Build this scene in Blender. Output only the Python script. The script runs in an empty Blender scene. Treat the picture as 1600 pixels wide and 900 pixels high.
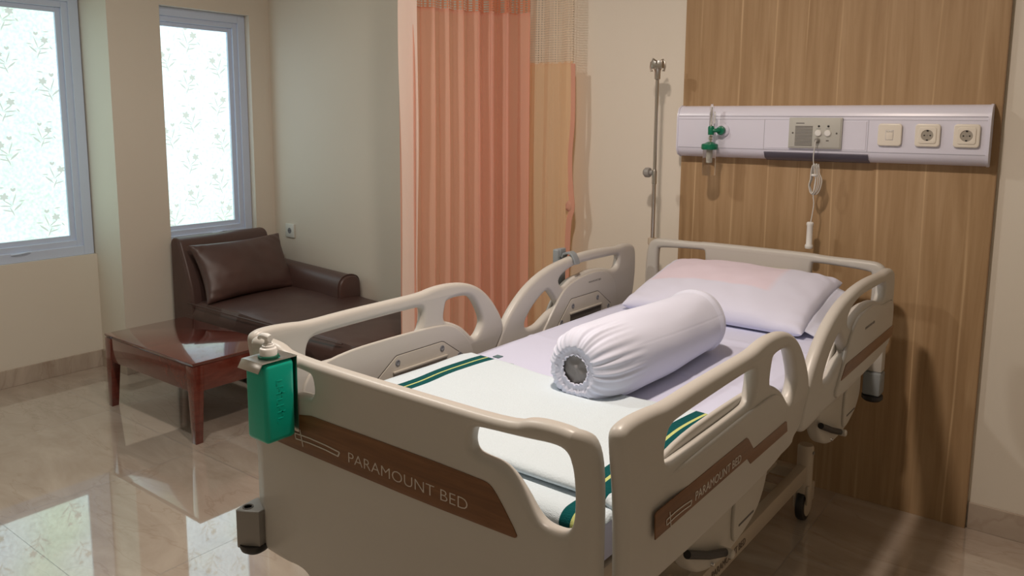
import bpy, bmesh, math, random
from mathutils import Vector, Matrix, noise
random.seed(7)
PI = math.pi
S = bpy.context.scene
C = S.collection
D = bpy.data

# ------------------------------------------------------------------ camera
def cam_setup():
    yaw, pitch, roll, f, cy = -0.6522, 0.1380, 0.0067, 1230.98, 357.79
    sy, cyw, sp, cp = math.sin(yaw), math.cos(yaw), math.sin(pitch), math.cos(pitch)
    fw = Vector((sy*cp, cyw*cp, -sp)); r = Vector((cyw, -sy, 0)); u = r.cross(fw)
    cr, sr = math.cos(roll), math.sin(roll)
    r2 = cr*r + sr*u; u2 = -sr*r + cr*u
    cd = D.cameras.new('camera'); co = D.objects.new('camera', cd); C.objects.link(co)
    m = Matrix(((r2.x, u2.x, -fw.x, 1.6753), (r2.y, u2.y, -fw.y, -3.2254), (r2.z, u2.z, -fw.z, 1.4909), (0, 0, 0, 1)))
    co.matrix_world = m
    cd.sensor_width = 36; cd.lens = f/1600*36
    cd.shift_y = -(450-cy)/1600
    cd.clip_start = .05
    S.camera = co
cam_setup()

# ------------------------------------------------------------------ world, lights, exposure
W = D.worlds.new('world'); S.world = W; W.use_nodes = True
W.node_tree.nodes['Background'].inputs[0].default_value = (.75, .85, .9, 1)
W.node_tree.nodes['Background'].inputs[1].default_value = .6
S.view_settings.view_transform = 'Standard'
S.view_settings.look = 'None'
S.view_settings.gamma = 1
S.view_settings.exposure = 0
S.view_settings.use_curve_mapping = False

def area(name, loc, size, power, col, rot=(0, 0, 0), size_y=None, shape=None):
    l = D.lights.new(name, 'AREA'); l.energy = power; l.color = col; l.size = size
    if shape: l.shape = shape
    if size_y: l.shape = 'RECTANGLE'; l.size_y = size_y
    o = D.objects.new(name, l); C.objects.link(o); o.location = loc; o.rotation_euler = rot
    return o
WARM = (1.0, .84, .72)
area('ceiling_lamp_bed', (.68, -1.85, 2.74), .15, 34, WARM, shape='DISK')
area('ceiling_lamp_lounge', (-.90, -1.9, 2.74), .15, 20, (1.0, .95, .88), shape='DISK')
area('fill_light_aisle', (2.2, -4.6, 2.74), .5, 2, WARM, shape='DISK')  # unseen fill light, added to lift the aisle end of the room
area('fill_light_window', (-1.9, -4.2, 2.74), .5, 4, (1.0, .93, .86), shape='DISK')  # second added fill, out of view towards the window side

PANE_1 = 2.6    # radiance of the daylit frosted panes
PANE_2 = 2.7

# ------------------------------------------------------------------ materials
def nt(name):
    m = D.materials.new(name); m.use_nodes = True
    n = m.node_tree; b = n.nodes['Principled BSDF']
    return m, n, b
def N(n, t, **k):
    x = n.nodes.new(t)
    for a, v in k.items(): setattr(x, a, v)
    return x
def sset(x, **k):
    for a, v in k.items():
        x.inputs[a.replace('_', ' ')].default_value = v
def mat(name, col, rough=.5, metal=0, spec=.5, bump=None, bscale=200, bstr=.1, var=0, vscale=6, coat=0, sheen=0, alpha=None, trans=0, ior=1.5, bdist=.002):
    m, n, b = nt(name)
    sset(b, Base_Color=(*col, 1), Roughness=rough, Metallic=metal, IOR=ior)
    b.inputs['Specular IOR Level'].default_value = spec
    if coat: b.inputs['Coat Weight'].default_value = coat; b.inputs['Coat Roughness'].default_value = .05
    if sheen: b.inputs['Sheen Weight'].default_value = sheen
    if trans: b.inputs['Transmission Weight'].default_value = trans
    tc = N(n, 'ShaderNodeTexCoord')
    if var:
        no = N(n, 'ShaderNodeTexNoise'); sset(no, Scale=vscale, Detail=4.0)
        n.links.new(tc.outputs['Object'], no.inputs['Vector'])
        mx = N(n, 'ShaderNodeMix', data_type='RGBA')
        mx.inputs[6].default_value = (*[c*(1-var) for c in col], 1)
        mx.inputs[7].default_value = (*[min(1, c*(1+var)) for c in col], 1)
        n.links.new(no.outputs['Fac'], mx.inputs[0]); n.links.new(mx.outputs[2], b.inputs['Base Color'])
    if bump:
        no = N(n, 'ShaderNodeTexNoise'); sset(no, Scale=bscale, Detail=3.0)
        n.links.new(tc.outputs['Object'], no.inputs['Vector'])
        bp = N(n, 'ShaderNodeBump'); sset(bp, Strength=bstr, Distance=bdist)
        n.links.new(no.outputs['Fac'], bp.inputs['Height']); n.links.new(bp.outputs[0], b.inputs['Normal'])
    return m

M = {}
M['wall'] = mat('cream_wall_paint', (.74, .69, .60), .55, spec=.3, bump=1, bscale=90, bstr=.03, var=.02, vscale=2)
M['ceiling'] = mat('ceiling_paint', (.72, .69, .62), .8)
M['ivory'] = mat('ivory_bed_plastic', (.54, .52, .48), .36, spec=.45, bump=1, bscale=500, bstr=.04)
M['ivory_in'] = mat('ivory_plate_plastic', (.54, .51, .45), .42)
M['gap'] = mat('panel_gap', (.12, .11, .10), .7)
M['frame_metal'] = mat('painted_steel_beige', (.55, .47, .37), .35, spec=.5)
M['grey'] = mat('grey_plastic', (.29, .28, .265), .4)
M['bluegrey'] = mat('blue_grey_plastic', (.26, .29, .31), .4)
M['boltgrey'] = mat('bolt_grey', (.22, .23, .25), .4)
M['black'] = mat('black_rubber', (.015, .015, .016), .45)
M['letter'] = mat('light_lettering', (.62, .58, .53), .4)
M['darkletter'] = mat('dark_lettering', (.16, .12, .09), .5)
M['chrome'] = mat('chrome', (.75, .75, .75), .12, metal=1)
M['steel'] = mat('brushed_steel', (.55, .52, .48), .28, metal=1)
M['white_cloth'] = mat('white_cotton', (.70, .73, .88), .85, sheen=.2, bump=1, bscale=900, bstr=.15, spec=.2, bdist=.0006)
M['greycloth'] = mat('grey_inner_cloth', (.42, .41, .42), .9)
M['sheet'] = mat('lavender_sheet', (.65, .675, .86), .8, sheen=.2, spec=.2, bump=1, bscale=14, bstr=.10, bdist=.01)
M['white_plastic'] = mat('white_plastic', (.78, .78, .76), .35)
M['cream_plastic'] = mat('cream_switch_plastic', (.80, .75, .66), .25)
M['rail_white'] = mat('lacquered_aluminium_white', (.74, .74, .86), .3, spec=.5)
M['rail_groove'] = mat('rail_groove', (.45, .45, .52), .5)
M['rail_dark'] = mat('dark_diffuser', (.13, .125, .17), .25)
M['callgrey'] = mat('call_panel_grey', (.50, .50, .46), .45)
M['green_cap'] = mat('green_plastic_cap', (.0, .16, .08), .3)
M['clear'] = mat('clear_plastic', (.95, .93, .9), .03, trans=1, ior=1.3)
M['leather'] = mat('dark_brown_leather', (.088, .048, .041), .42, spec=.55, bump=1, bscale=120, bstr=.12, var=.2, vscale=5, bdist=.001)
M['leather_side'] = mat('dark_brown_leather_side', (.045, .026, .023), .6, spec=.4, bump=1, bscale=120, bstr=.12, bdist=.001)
M['alu'] = mat('window_aluminium', (.62, .72, .90), .4, spec=.4)
M['socket_dark'] = mat('socket_recess', (.35, .32, .27), .5)
M['outlet_white'] = mat('outlet_white', (.72, .74, .70), .4)

def green_bottle():
    m, n, b = nt('green_bottle_plastic')
    sset(b, Base_Color=(.0, .44, .32, 1), Roughness=.3)
    b.inputs['Subsurface Weight'].default_value = .15
    b.inputs['Subsurface Radius'].default_value = (.01, .03, .02)
    return m
M['green'] = green_bottle()

def wood(name, c1, c2, c3, scale=(18, 18, 1.2), rough=.4, coat=0, rot=None, streak=None, spec=.5):
    m, n, b = nt(name)
    tc = N(n, 'ShaderNodeTexCoord'); mp = N(n, 'ShaderNodeMapping'); mp.inputs['Scale'].default_value = scale
    n.links.new(tc.outputs['Object'], mp.inputs['Vector'])
    no = N(n, 'ShaderNodeTexNoise'); sset(no, Scale=1.0, Detail=6.0, Roughness=.6, Distortion=.6)
    n.links.new(mp.outputs[0], no.inputs['Vector'])
    cr = N(n, 'ShaderNodeValToRGB'); e = cr.color_ramp.elements
    e[0].position = .3; e[0].color = (*c1, 1); e[1].position = .72; e[1].color = (*c3, 1)
    k = e.new(.5); k.color = (*c2, 1)
    n.links.new(no.outputs['Fac'], cr.inputs[0])
    out = cr.outputs[0]
    if streak:
        # pale vertical lines of the laminate, wandering a little and fading in and out
        sp = N(n, 'ShaderNodeSeparateXYZ'); n.links.new(tc.outputs['Object'], sp.inputs[0])
        def mt_(op, a, b_):
            x = N(n, 'ShaderNodeMath', operation=op)
            for i_, v_ in enumerate((a, b_)):
                if v_ is None: continue
                if isinstance(v_, (int, float)): x.inputs[i_].default_value = v_
                else: n.links.new(v_, x.inputs[i_])
            return x.outputs[0]
        def nz(sx, sz, off_):
            m_ = N(n, 'ShaderNodeMapping'); m_.inputs['Scale'].default_value = (sx, 1, sz); m_.inputs['Location'].default_value = (off_, off_, off_)
            n.links.new(tc.outputs['Object'], m_.inputs['Vector']); q_ = N(n, 'ShaderNodeTexNoise'); sset(q_, Scale=1.0, Detail=2.0)
            n.links.new(m_.outputs[0], q_.inputs['Vector']); return q_.outputs['Fac']
        t_ = mt_('ADD', mt_('DIVIDE', sp.outputs[0], .148), mt_('ADD', mt_('MULTIPLY', nz(.5, .9, 3), .22), mt_('MULTIPLY', nz(3.0, .12, 9), 1.5)))
        d_ = mt_('ABSOLUTE', mt_('SUBTRACT', mt_('FRACT', t_, None), .5), None)
        l_ = N(n, 'ShaderNodeMapRange'); sset(l_, From_Min=.0, From_Max=.032, To_Min=1.0, To_Max=0.0); n.links.new(d_, l_.inputs[0])
        k_ = N(n, 'ShaderNodeMapRange'); sset(k_, From_Min=.40, From_Max=.62, To_Min=.12, To_Max=.8); n.links.new(nz(5.0, 1.3, 17), k_.inputs[0])
        r2 = N(n, 'ShaderNodeMath', operation='MULTIPLY'); n.links.new(l_.outputs[0], r2.inputs[0]); n.links.new(k_.outputs[0], r2.inputs[1])
        mx = N(n, 'ShaderNodeMix', data_type='RGBA'); mx.inputs[7].default_value = (*streak[2], 1)
        n.links.new(r2.outputs[0], mx.inputs[0]); n.links.new(out, mx.inputs[6]); out = mx.outputs[2]
    n.links.new(out, b.inputs['Base Color'])
    b.inputs['Roughness'].default_value = rough
    b.inputs['Specular IOR Level'].default_value = spec
    if coat: b.inputs['Coat Weight'].default_value = coat; b.inputs['Coat Roughness'].default_value = .04
    return m
M['oak'] = wood('oak_laminate', (.325, .205, .105), (.395, .260, .140), (.465, .320, .185), (26, 26, 1.3), .5,
                streak=(0, 0, (.66, .48, .29)), spec=.25)
M['oak_edge'] = wood('oak_edge', (.26, .16, .08), (.30, .19, .10), (.34, .22, .12), (16, 16, .9), .5)
M['cherry'] = wood('cherry_lacquer', (.095, .018, .012), (.125, .024, .016), (.16, .034, .022), (30, 6, 30), .14, coat=1)
M['stripwood'] = wood('bed_strip_wood', (.13, .055, .020), (.18, .078, .028), (.23, .105, .040), (4, 4, 60), .35)

def marble(name, joints=True):
    m, n, b = nt(name)
    tc = N(n, 'ShaderNodeTexCoord')
    sep = N(n, 'ShaderNodeSeparateXYZ'); n.links.new(tc.outputs['Object'], sep.inputs[0])
    def math_(op, a, bb=None, cl=False):
        x = N(n, 'ShaderNodeMath', operation=op); x.use_clamp = cl
        for i, v in enumerate((a, bb)):
            if v is None: continue
            if isinstance(v, (int, float)): x.inputs[i].default_value = v
            else: n.links.new(v, x.inputs[i])
        return x.outputs[0]
    T = .8
    gx = math_('DIVIDE', math_('ADD', sep.outputs[0], 1.505), T); gy = math_('DIVIDE', math_('ADD', sep.outputs[1], 2.195), T)
    fx, fy = math_('FLOOR', gx), math_('FLOOR', gy)
    # each tile shifts the veining
    cmb = N(n, 'ShaderNodeCombineXYZ'); n.links.new(fx, cmb.inputs[0]); n.links.new(fy, cmb.inputs[1])
    wn = N(n, 'ShaderNodeTexWhiteNoise', noise_dimensions='3D'); n.links.new(cmb.outputs[0], wn.inputs['Vector'])
    off = N(n, 'ShaderNodeVectorMath', operation='SCALE'); off.inputs['Scale'].default_value = 14 if joints else 0
    n.links.new(wn.outputs['Color'], off.inputs[0])
    ad = N(n, 'ShaderNodeVectorMath', operation='ADD'); n.links.new(tc.outputs['Object'], ad.inputs[0]); n.links.new(off.outputs[0], ad.inputs[1])
    mp = N(n, 'ShaderNodeMapping'); mp.inputs['Scale'].default_value = (1.0, 3.2, 1.0); mp.inputs['Rotation'].default_value = (0, 0, .35)
    n.links.new(ad.outputs[0], mp.inputs['Vector'])
    n1 = N(n, 'ShaderNodeTexNoise'); sset(n1, Scale=1.5, Detail=9.0, Roughness=.62, Distortion=1.3)
    n.links.new(mp.outputs[0], n1.inputs['Vector'])
    cr = N(n, 'ShaderNodeValToRGB'); e = cr.color_ramp.elements
    e[0].position = .30; e[0].color = (.40, .325, .26, 1); e[1].position = .72; e[1].color = (.57, .49, .41, 1)
    k = e.new(.5); k.color = (.48, .405, .335, 1)
    n.links.new(n1.outputs['Fac'], cr.inputs[0])
    # thin brown veins
    n2 = N(n, 'ShaderNodeTexNoise'); sset(n2, Scale=1.1, Detail=5.0, Roughness=.55, Distortion=.8)
    n.links.new(mp.outputs[0], n2.inputs['Vector'])
    vr = N(n, 'ShaderNodeValToRGB'); q = vr.color_ramp.elements
    q[0].position = .488; q[0].color = (0, 0, 0, 1); q[1].position = .512; q[1].color = (0, 0, 0, 1)
    w = q.new(.5); w.color = (.26, .26, .26, 1)
    n.links.new(n2.outputs['Fac'], vr.inputs[0])
    mx = N(n, 'ShaderNodeMix', data_type='RGBA'); mx.inputs[7].default_value = (.27, .18, .12, 1)
    n.links.new(vr.outputs[0], mx.inputs[0]); n.links.new(cr.outputs[0], mx.inputs[6])
    out = mx.outputs[2]
    if joints:
        dx = math_('ABSOLUTE', math_('SUBTRACT', math_('FRACT', math_('ADD', gx, .5)), .5))
        dy = math_('ABSOLUTE', math_('SUBTRACT', math_('FRACT', math_('ADD', gy, .5)), .5))
        d = math_('MINIMUM', dx, dy)
        j = math_('LESS_THAN', d, .0019)
        m2 = N(n, 'ShaderNodeMix', data_type='RGBA'); m2.inputs[7].default_value = (.20, .17, .15, 1)
        n.links.new(math_('MULTIPLY', j, .75), m2.inputs[0]); n.links.new(out, m2.inputs[6]); out = m2.outputs[2]
        rr = math_('ADD', math_('MULTIPLY', j, .4), .045)
        n.links.new(rr, b.inputs['Roughness'])
        b.inputs['IOR'].default_value = 1.9
        b.inputs['Coat Weight'].default_value = 1; b.inputs['Coat Roughness'].default_value = .02; b.inputs['Coat IOR'].default_value = 1.7
    else:
        b.inputs['Roughness'].default_value = .25
    n.links.new(out, b.inputs['Base Color'])
    return m
M['floor'] = marble('polished_beige_marble')
M['skirt'] = marble('marble_skirting', False)

def pane_mat(name, strength):
    # frosted, patterned film with daylight and garden greens behind it
    m, n, b = nt(name); n.nodes.remove(b)
    tc = N(n, 'ShaderNodeTexCoord')
    no = N(n, 'ShaderNodeTexNoise'); sset(no, Scale=1.6, Detail=1.0)
    n.links.new(tc.outputs['Object'], no.inputs['Vector'])
    cr = N(n, 'ShaderNodeValToRGB'); e = cr.color_ramp.elements
    e[0].position = .38; e[0].color = (.375, .515, .42, 1); e[1].position = .62; e[1].color = (.42, .53, .57, 1)
    n.links.new(no.outputs['Fac'], cr.inputs[0])
    n2 = N(n, 'ShaderNodeTexNoise'); sset(n2, Scale=55.0, Detail=3.0)
    n.links.new(tc.outputs['Object'], n2.inputs['Vector'])
    r2 = N(n, 'ShaderNodeMapRange'); sset(r2, From_Min=.3, From_Max=.7, To_Min=.78, To_Max=1.1)
    n.links.new(n2.outputs['Fac'], r2.inputs[0])
    ml = N(n, 'ShaderNodeMath', operation='MULTIPLY'); ml.inputs[1].default_value = strength
    n.links.new(r2.outputs[0], ml.inputs[0])
    em = N(n, 'ShaderNodeEmission'); n.links.new(cr.outputs[0], em.inputs[0]); n.links.new(ml.outputs[0], em.inputs[1])
    n.links.new(em.outputs[0], n.nodes['Material Output'].inputs[0])
    return m
M['pane1'] = pane_mat('frosted_daylit_pane_near', PANE_1)
M['pane2'] = pane_mat('frosted_daylit_pane_far', PANE_2)
def flower_mat(name, k):
    m, n, b = nt(name); n.nodes.remove(b)
    em = N(n, 'ShaderNodeEmission'); em.inputs[0].default_value = (.74, .84, .76, 1); em.inputs[1].default_value = k
    n.links.new(em.outputs[0], n.nodes['Material Output'].inputs[0])
    return m
M['flower1'] = flower_mat('film_print_near', .86)
M['flower2'] = flower_mat('film_print_far', .98)

def fabric(name, col, col2, mesh=None, trans=.42):
    m, n, b = nt(name)
    sset(b, Base_Color=(*col, 1), Roughness=.8); b.inputs['Sheen Weight'].default_value = .3
    b.inputs['Specular IOR Level'].default_value = .2
    tr = N(n, 'ShaderNodeBsdfTranslucent'); tr.inputs[0].default_value = (*col2, 1)
    mx = N(n, 'ShaderNodeMixShader'); mx.inputs[0].default_value = trans
    n.links.new(b.outputs[0], mx.inputs[1]); n.links.new(tr.outputs[0], mx.inputs[2])
    out = mx.outputs[0]
    if mesh:
        uv = N(n, 'ShaderNodeTexCoord'); sep = N(n, 'ShaderNodeSeparateXYZ'); n.links.new(uv.outputs['UV'], sep.inputs[0])
        def fr(o, s, th):
            a = N(n, 'ShaderNodeMath', operation='MULTIPLY'); a.inputs[1].default_value = s; n.links.new(o, a.inputs[0])
            f = N(n, 'ShaderNodeMath', operation='FRACT'); n.links.new(a.outputs[0], f.inputs[0])
            g = N(n, 'ShaderNodeMath', operation='GREATER_THAN'); g.inputs[1].default_value = th; n.links.new(f.outputs[0], g.inputs[0])
            return g.outputs[0]
        a = N(n, 'ShaderNodeMath', operation='MULTIPLY')
        n.links.new(fr(sep.outputs[0], mesh[0], mesh[2]), a.inputs[0]); n.links.new(fr(sep.outputs[1], mesh[1], mesh[2]), a.inputs[1])
        tp = N(n, 'ShaderNodeBsdfTransparent'); m3 = N(n, 'ShaderNodeMixShader')
        n.links.new(a.outputs[0], m3.inputs[0]); n.links.new(out, m3.inputs[1]); n.links.new(tp.outputs[0], m3.inputs[2])
        out = m3.outputs[0]
    n.links.new(out, n.nodes['Material Output'].inputs[0])
    return m
M['orange'] = fabric('orange_curtain_cloth', (.90, .60, .47), (.98, .40, .18))
M['orange_net'] = fabric('orange_curtain_net', (.80, .42, .28), (.95, .36, .16), (60, 90, .42))
M['cream'] = fabric('cream_curtain_cloth', (.84, .66, .45), (.96, .62, .30))
M['cream_net'] = fabric('cream_curtain_net', (.90, .82, .70), (.9, .72, .5), (60, 90, .42))

def blanket_mat():
    m, n, b = nt('white_blanket_green_stripes')
    tc = N(n, 'ShaderNodeTexCoord'); sep = N(n, 'ShaderNodeSeparateXYZ'); n.links.new(tc.outputs['UV'], sep.inputs[0])
    x = sep.outputs[0]
    def band(c, w):
        s = N(n, 'ShaderNodeMath', operation='SUBTRACT'); s.inputs[1].default_value = c; n.links.new(x, s.inputs[0])
        a = N(n, 'ShaderNodeMath', operation='ABSOLUTE'); n.links.new(s.outputs[0], a.inputs[0])
        l = N(n, 'ShaderNodeMath', operation='LESS_THAN'); l.inputs[1].default_value = w; n.links.new(a.outputs[0], l.inputs[0])
        return l.outputs[0]
    def mx(f, a, col):
        q = N(n, 'ShaderNodeMix', data_type='RGBA'); n.links.new(f, q.inputs[0])
        if isinstance(a, tuple): q.inputs[6].default_value = a
        else: n.links.new(a, q.inputs[6])
        q.inputs[7].default_value = col; return q.outputs[2]
    G = (.0, .075, .080, 1); Y = (.55, .60, .22, 1)
    o = mx(band(-.280, .026), (.64, .735, .80, 1), G)
    o = mx(band(.400, .027), o, G)
    o = mx(band(-.280, .0030), o, Y)
    o = mx(band(.400, .0036), o, Y)
    n.links.new(o, b.inputs['Base Color']); sset(b, Roughness=.9)
    b.inputs['Specular IOR Level'].default_value = .12; b.inputs['Sheen Weight'].default_value = .05
    w = N(n, 'ShaderNodeTexVoronoi'); sset(w, Scale=260.0); n.links.new(tc.outputs['UV'], w.inputs['Vector'])
    bp = N(n, 'ShaderNodeBump'); sset(bp, Strength=.5, Distance=.0015)
    n.links.new(w.outputs['Distance'], bp.inputs['Height']); n.links.new(bp.outputs[0], b.inputs['Normal'])
    return m
M['blanket'] = blanket_mat()

def pillow_mat():
    # cotton with a faint pink field on its upper face
    m, n, b = nt('white_pillow_pink_field')
    tc = N(n, 'ShaderNodeTexCoord'); sep = N(n, 'ShaderNodeSeparateXYZ'); n.links.new(tc.outputs['Object'], sep.inputs[0])
    def rng(o, a, bb, s):
        r = N(n, 'ShaderNodeMapRange'); sset(r, From_Min=a-s, From_Max=a+s); n.links.new(o, r.inputs[0])
        q = N(n, 'ShaderNodeMapRange'); sset(q, From_Min=bb+s, From_Max=bb-s); n.links.new(o, q.inputs[0])
        k = N(n, 'ShaderNodeMath', operation='MULTIPLY'); n.links.new(r.outputs[0], k.inputs[0]); n.links.new(q.outputs[0], k.inputs[1])
        return k.outputs[0]
    k = N(n, 'ShaderNodeMath', operation='MULTIPLY')
    n.links.new(rng(sep.outputs[0], -.295, .165, .012), k.inputs[0]); n.links.new(rng(sep.outputs[1], -.075, .30, .008), k.inputs[1])
    k2 = N(n, 'ShaderNodeMath', operation='MULTIPLY'); k2.inputs[1].default_value = .5; n.links.new(k.outputs[0], k2.inputs[0])
    q = N(n, 'ShaderNodeMix', data_type='RGBA'); n.links.new(k2.outputs[0], q.inputs[0])
    q.inputs[6].default_value = (.71, .725, .88, 1); q.inputs[7].default_value = (.82, .62, .68, 1)
    n.links.new(q.outputs[2], b.inputs['Base Color']); sset(b, Roughness=.85); b.inputs['Sheen Weight'].default_value = .2
    b.inputs['Specular IOR Level'].default_value = .2
    return m
M['pillow'] = pillow_mat()

# ------------------------------------------------------------------ helpers
def obj(name, bm, m, parent=None, loc=None, smooth=35, kind=None):
    me = D.meshes.new(name)
    if isinstance(bm, bmesh.types.BMesh):
        bmesh.ops.recalc_face_normals(bm, faces=bm.faces)
        bm.to_mesh(me); bm.free()
    else: me = bm
    me.materials.clear()
    for k in (m if isinstance(m, (list, tuple)) else [m]): me.materials.append(k)
    if smooth:
        me.polygons.foreach_set('use_smooth', [True]*len(me.polygons))
        me.set_sharp_from_angle(angle=math.radians(smooth))
    o = D.objects.new(name, me); C.objects.link(o)
    if parent: o.parent = parent
    if loc: o.location = loc
    if kind: o['kind'] = kind
    return o
def struct(name, bm, m, parent=None, **k):
    return obj(name, bm, m, parent, kind='structure' if parent is None else None, **k)
def tag(o, label, cat, group=None):
    o['label'] = label; o['category'] = cat
    if group: o['group'] = group
    return o
def thing(name, label, cat, loc=(0, 0, 0), rotz=0, group=None):
    o = D.objects.new(name, None); C.objects.link(o); o.empty_display_size = .1
    o.location = loc; o.rotation_euler = (0, 0, rotz)
    return tag(o, label, cat, group)
def bx(bm, x0, x1, y0, y1, z0, z1, bev=0, seg=2, mtx=None):
    r = bmesh.ops.create_cube(bm, size=1)
    vs = r['verts']
    for v in vs:
        v.co = Vector((x0+(v.co.x+.5)*(x1-x0), y0+(v.co.y+.5)*(y1-y0), z0+(v.co.z+.5)*(z1-z0)))
    if bev:
        es = list({e for v in vs for e in v.link_edges})
        rr = bmesh.ops.bevel(bm, geom=es, offset=bev, segments=seg, affect='EDGES', profile=.5)
        vs = list({v for f in rr['faces'] for v in f.verts} | {v for v in vs if v.is_valid})
    if mtx: bmesh.ops.transform(bm, matrix=mtx, verts=vs)
    return bm
def box(*a, **k):
    return bx(bmesh.new(), *a, **k)
def tube(bm, pts, r, seg=12, caps=True, closed=False):
    pts = [Vector(p) for p in pts]; n = len(pts)
    rings = []; prev = None
    for i, p in enumerate(pts):
        if closed: d = (pts[(i+1) % n]-pts[i-1])
        else: d = (pts[min(i+1, n-1)]-pts[max(i-1, 0)])
        d.normalize()
        if prev is None:
            a = Vector((0, 0, 1)) if abs(d.z) < .9 else Vector((1, 0, 0))
            s = d.cross(a).normalized()
        else:
            s = (prev-d*prev.dot(d)).normalized()
        prev = s; t = d.cross(s)
        rad = r[i] if isinstance(r, (list, tuple)) else r
        rings.append([bm.verts.new(p+(s*math.cos(2*PI*k/seg)+t*math.sin(2*PI*k/seg))*rad) for k in range(seg)])
    m = n if closed else n-1
    for i in range(m):
        a, b = rings[i], rings[(i+1) % n]
        for k in range(seg): bm.faces.new((a[k], a[(k+1) % seg], b[(k+1) % seg], b[k]))
    if caps and not closed:
        bm.faces.new(rings[0][::-1]); bm.faces.new(rings[-1])
    return bm
def lathe(bm, prof, seg=24, mtx=None, origin=(0, 0, 0)):
    rings = []; o = Vector(origin); new = []
    for r, z in prof:
        if r < 1e-6: rings.append([bm.verts.new(o+Vector((0, 0, z)))])
        else: rings.append([bm.verts.new(o+Vector((r*math.cos(2*PI*k/seg), r*math.sin(2*PI*k/seg), z))) for k in range(seg)])
        new += rings[-1]
    for a, b in zip(rings, rings[1:]):
        for k in range(seg):
            k2 = (k+1) % seg
            if len(a) == 1 and len(b) == 1: continue
            if len(a) == 1: bm.faces.new((a[0], b[k2], b[k]))
            elif len(b) == 1: bm.faces.new((a[k], a[k2], b[0]))
            else: bm.faces.new((a[k], a[k2], b[k2], b[k]))
    if len(rings[0]) > 1: bm.faces.new(rings[0][::-1])
    if len(rings[-1]) > 1: bm.faces.new(rings[-1])
    if mtx: bmesh.ops.transform(bm, matrix=mtx, verts=new)
    return bm
def chaikin(p, n=2, q=.25):
    for _ in range(n):
        o = []
        for i in range(len(p)):
            a, b = p[i], p[(i+1) % len(p)]
            o += [(a[0]*(1-q)+b[0]*q, a[1]*(1-q)+b[1]*q), (a[0]*q+b[0]*(1-q), a[1]*q+b[1]*(1-q))]
        p = o
    return p
def sarea(p): return sum(p[i][0]*p[(i+1) % len(p)][1]-p[(i+1) % len(p)][0]*p[i][1] for i in range(len(p)))
def catmull(p, k=6):
    o = []
    for i in range(len(p)-1):
        p0, p1, p2, p3 = p[max(i-1, 0)], p[i], p[i+1], p[min(i+2, len(p)-1)]
        for j in range(k):
            t = j/k
            o.append(tuple(.5*((2*b)+(-a+c)*t+(2*a-5*b+4*c-d)*t*t+(-a+3*b-3*c+d)*t**3) for a, b, c, d in zip(p0, p1, p2, p3)))
    o.append(tuple(p[-1])); return o
def plate(outline, holes, t, bev, fn, sm=2, seg=3):
    """A plate with the given outline and holes, thickness t, rounded edges; fn maps (a, b, depth) to a point."""
    cu = D.curves.new('tmp', 'CURVE'); cu.dimensions = '2D'; cu.fill_mode = 'BOTH'
    cu.extrude = max(t/2-bev, 0); cu.bevel_depth = bev; cu.bevel_resolution = seg; cu.offset = -bev
    for i, pl in enumerate([outline]+list(holes)):
        pl = chaikin(pl, sm) if sm else pl
        if (sarea(pl) > 0) != (i == 0): pl = pl[::-1]
        s = cu.splines.new('POLY'); s.points.add(len(pl)-1); s.use_cyclic_u = True
        for k, (a, b) in enumerate(pl): s.points[k].co = (a, b, 0, 1)
    o = D.objects.new('tmp', cu); C.objects.link(o)
    dg = bpy.context.evaluated_depsgraph_get(); dg.update()
    me = D.meshes.new_from_object(o.evaluated_get(dg))
    D.objects.remove(o); D.curves.remove(cu)
    bm = bmesh.new(); bm.from_mesh(me); D.meshes.remove(me)
    bmesh.ops.remove_doubles(bm, verts=bm.verts, dist=1e-5)
    for v in bm.verts: v.co = Vector(fn(v.co.x, v.co.y, v.co.z))
    return bm
def join(bm, other):
    me = D.meshes.new('t'); other.to_mesh(me); other.free(); bm.from_mesh(me); D.meshes.remove(me); return bm
def text(body, size, fn, depth=.0008, spacing=1.0, align='LEFT', bold=0):
    cu = D.curves.new('txt', 'FONT'); cu.body = body; cu.size = size; cu.extrude = depth/2; cu.space_character = spacing
    cu.align_x = align; cu.offset = bold; cu.resolution_u = 3
    o = D.objects.new('txt', cu); C.objects.link(o)
    dg = bpy.context.evaluated_depsgraph_get(); dg.update()
    me = D.meshes.new_from_object(o.evaluated_get(dg)); D.objects.remove(o); D.curves.remove(cu)
    xs = [v.co.x for v in me.vertices]; ys = [v.co.y for v in me.vertices]
    x0, x1, y0, y1 = min(xs), max(xs), min(ys), max(ys)
    bm = bmesh.new(); bm.from_mesh(me); D.meshes.remove(me)
    for v in bm.verts: v.co = Vector(fn((v.co.x-x0)/(x1-x0), (v.co.y-y0)/(y1-y0), v.co.z))
    return bm
def grid(nu, nv, fn, uv=None):
    bm = bmesh.new(); L = bm.loops.layers.uv.new('UVMap')
    vs = [[bm.verts.new(fn(i/nu, j/nv)) for j in range(nv+1)] for i in range(nu+1)]
    for i in range(nu):
        for j in range(nv):
            f = bm.faces.new((vs[i][j], vs[i+1][j], vs[i+1][j+1], vs[i][j+1]))
            for l, (a, b) in zip(f.loops, ((i, j), (i+1, j), (i+1, j+1), (i, j+1))):
                l[L].uv = uv(a/nu, b/nv) if uv else (a/nu, b/nv)
    return bm
def solid(o, t, off=-1):
    m = o.modifiers.new('thickness', 'SOLIDIFY'); m.thickness = t; m.offset = off; return o
def subd(o, n=1):
    m = o.modifiers.new('subdivision', 'SUBSURF'); m.levels = n; m.render_levels = n; return o
RX = lambda a: Matrix.Rotation(a, 4, 'X')
RY = lambda a: Matrix.Rotation(a, 4, 'Y')
RZ = lambda a: Matrix.Rotation(a, 4, 'Z')
TR = lambda x, y, z: Matrix.Translation((x, y, z))

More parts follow.
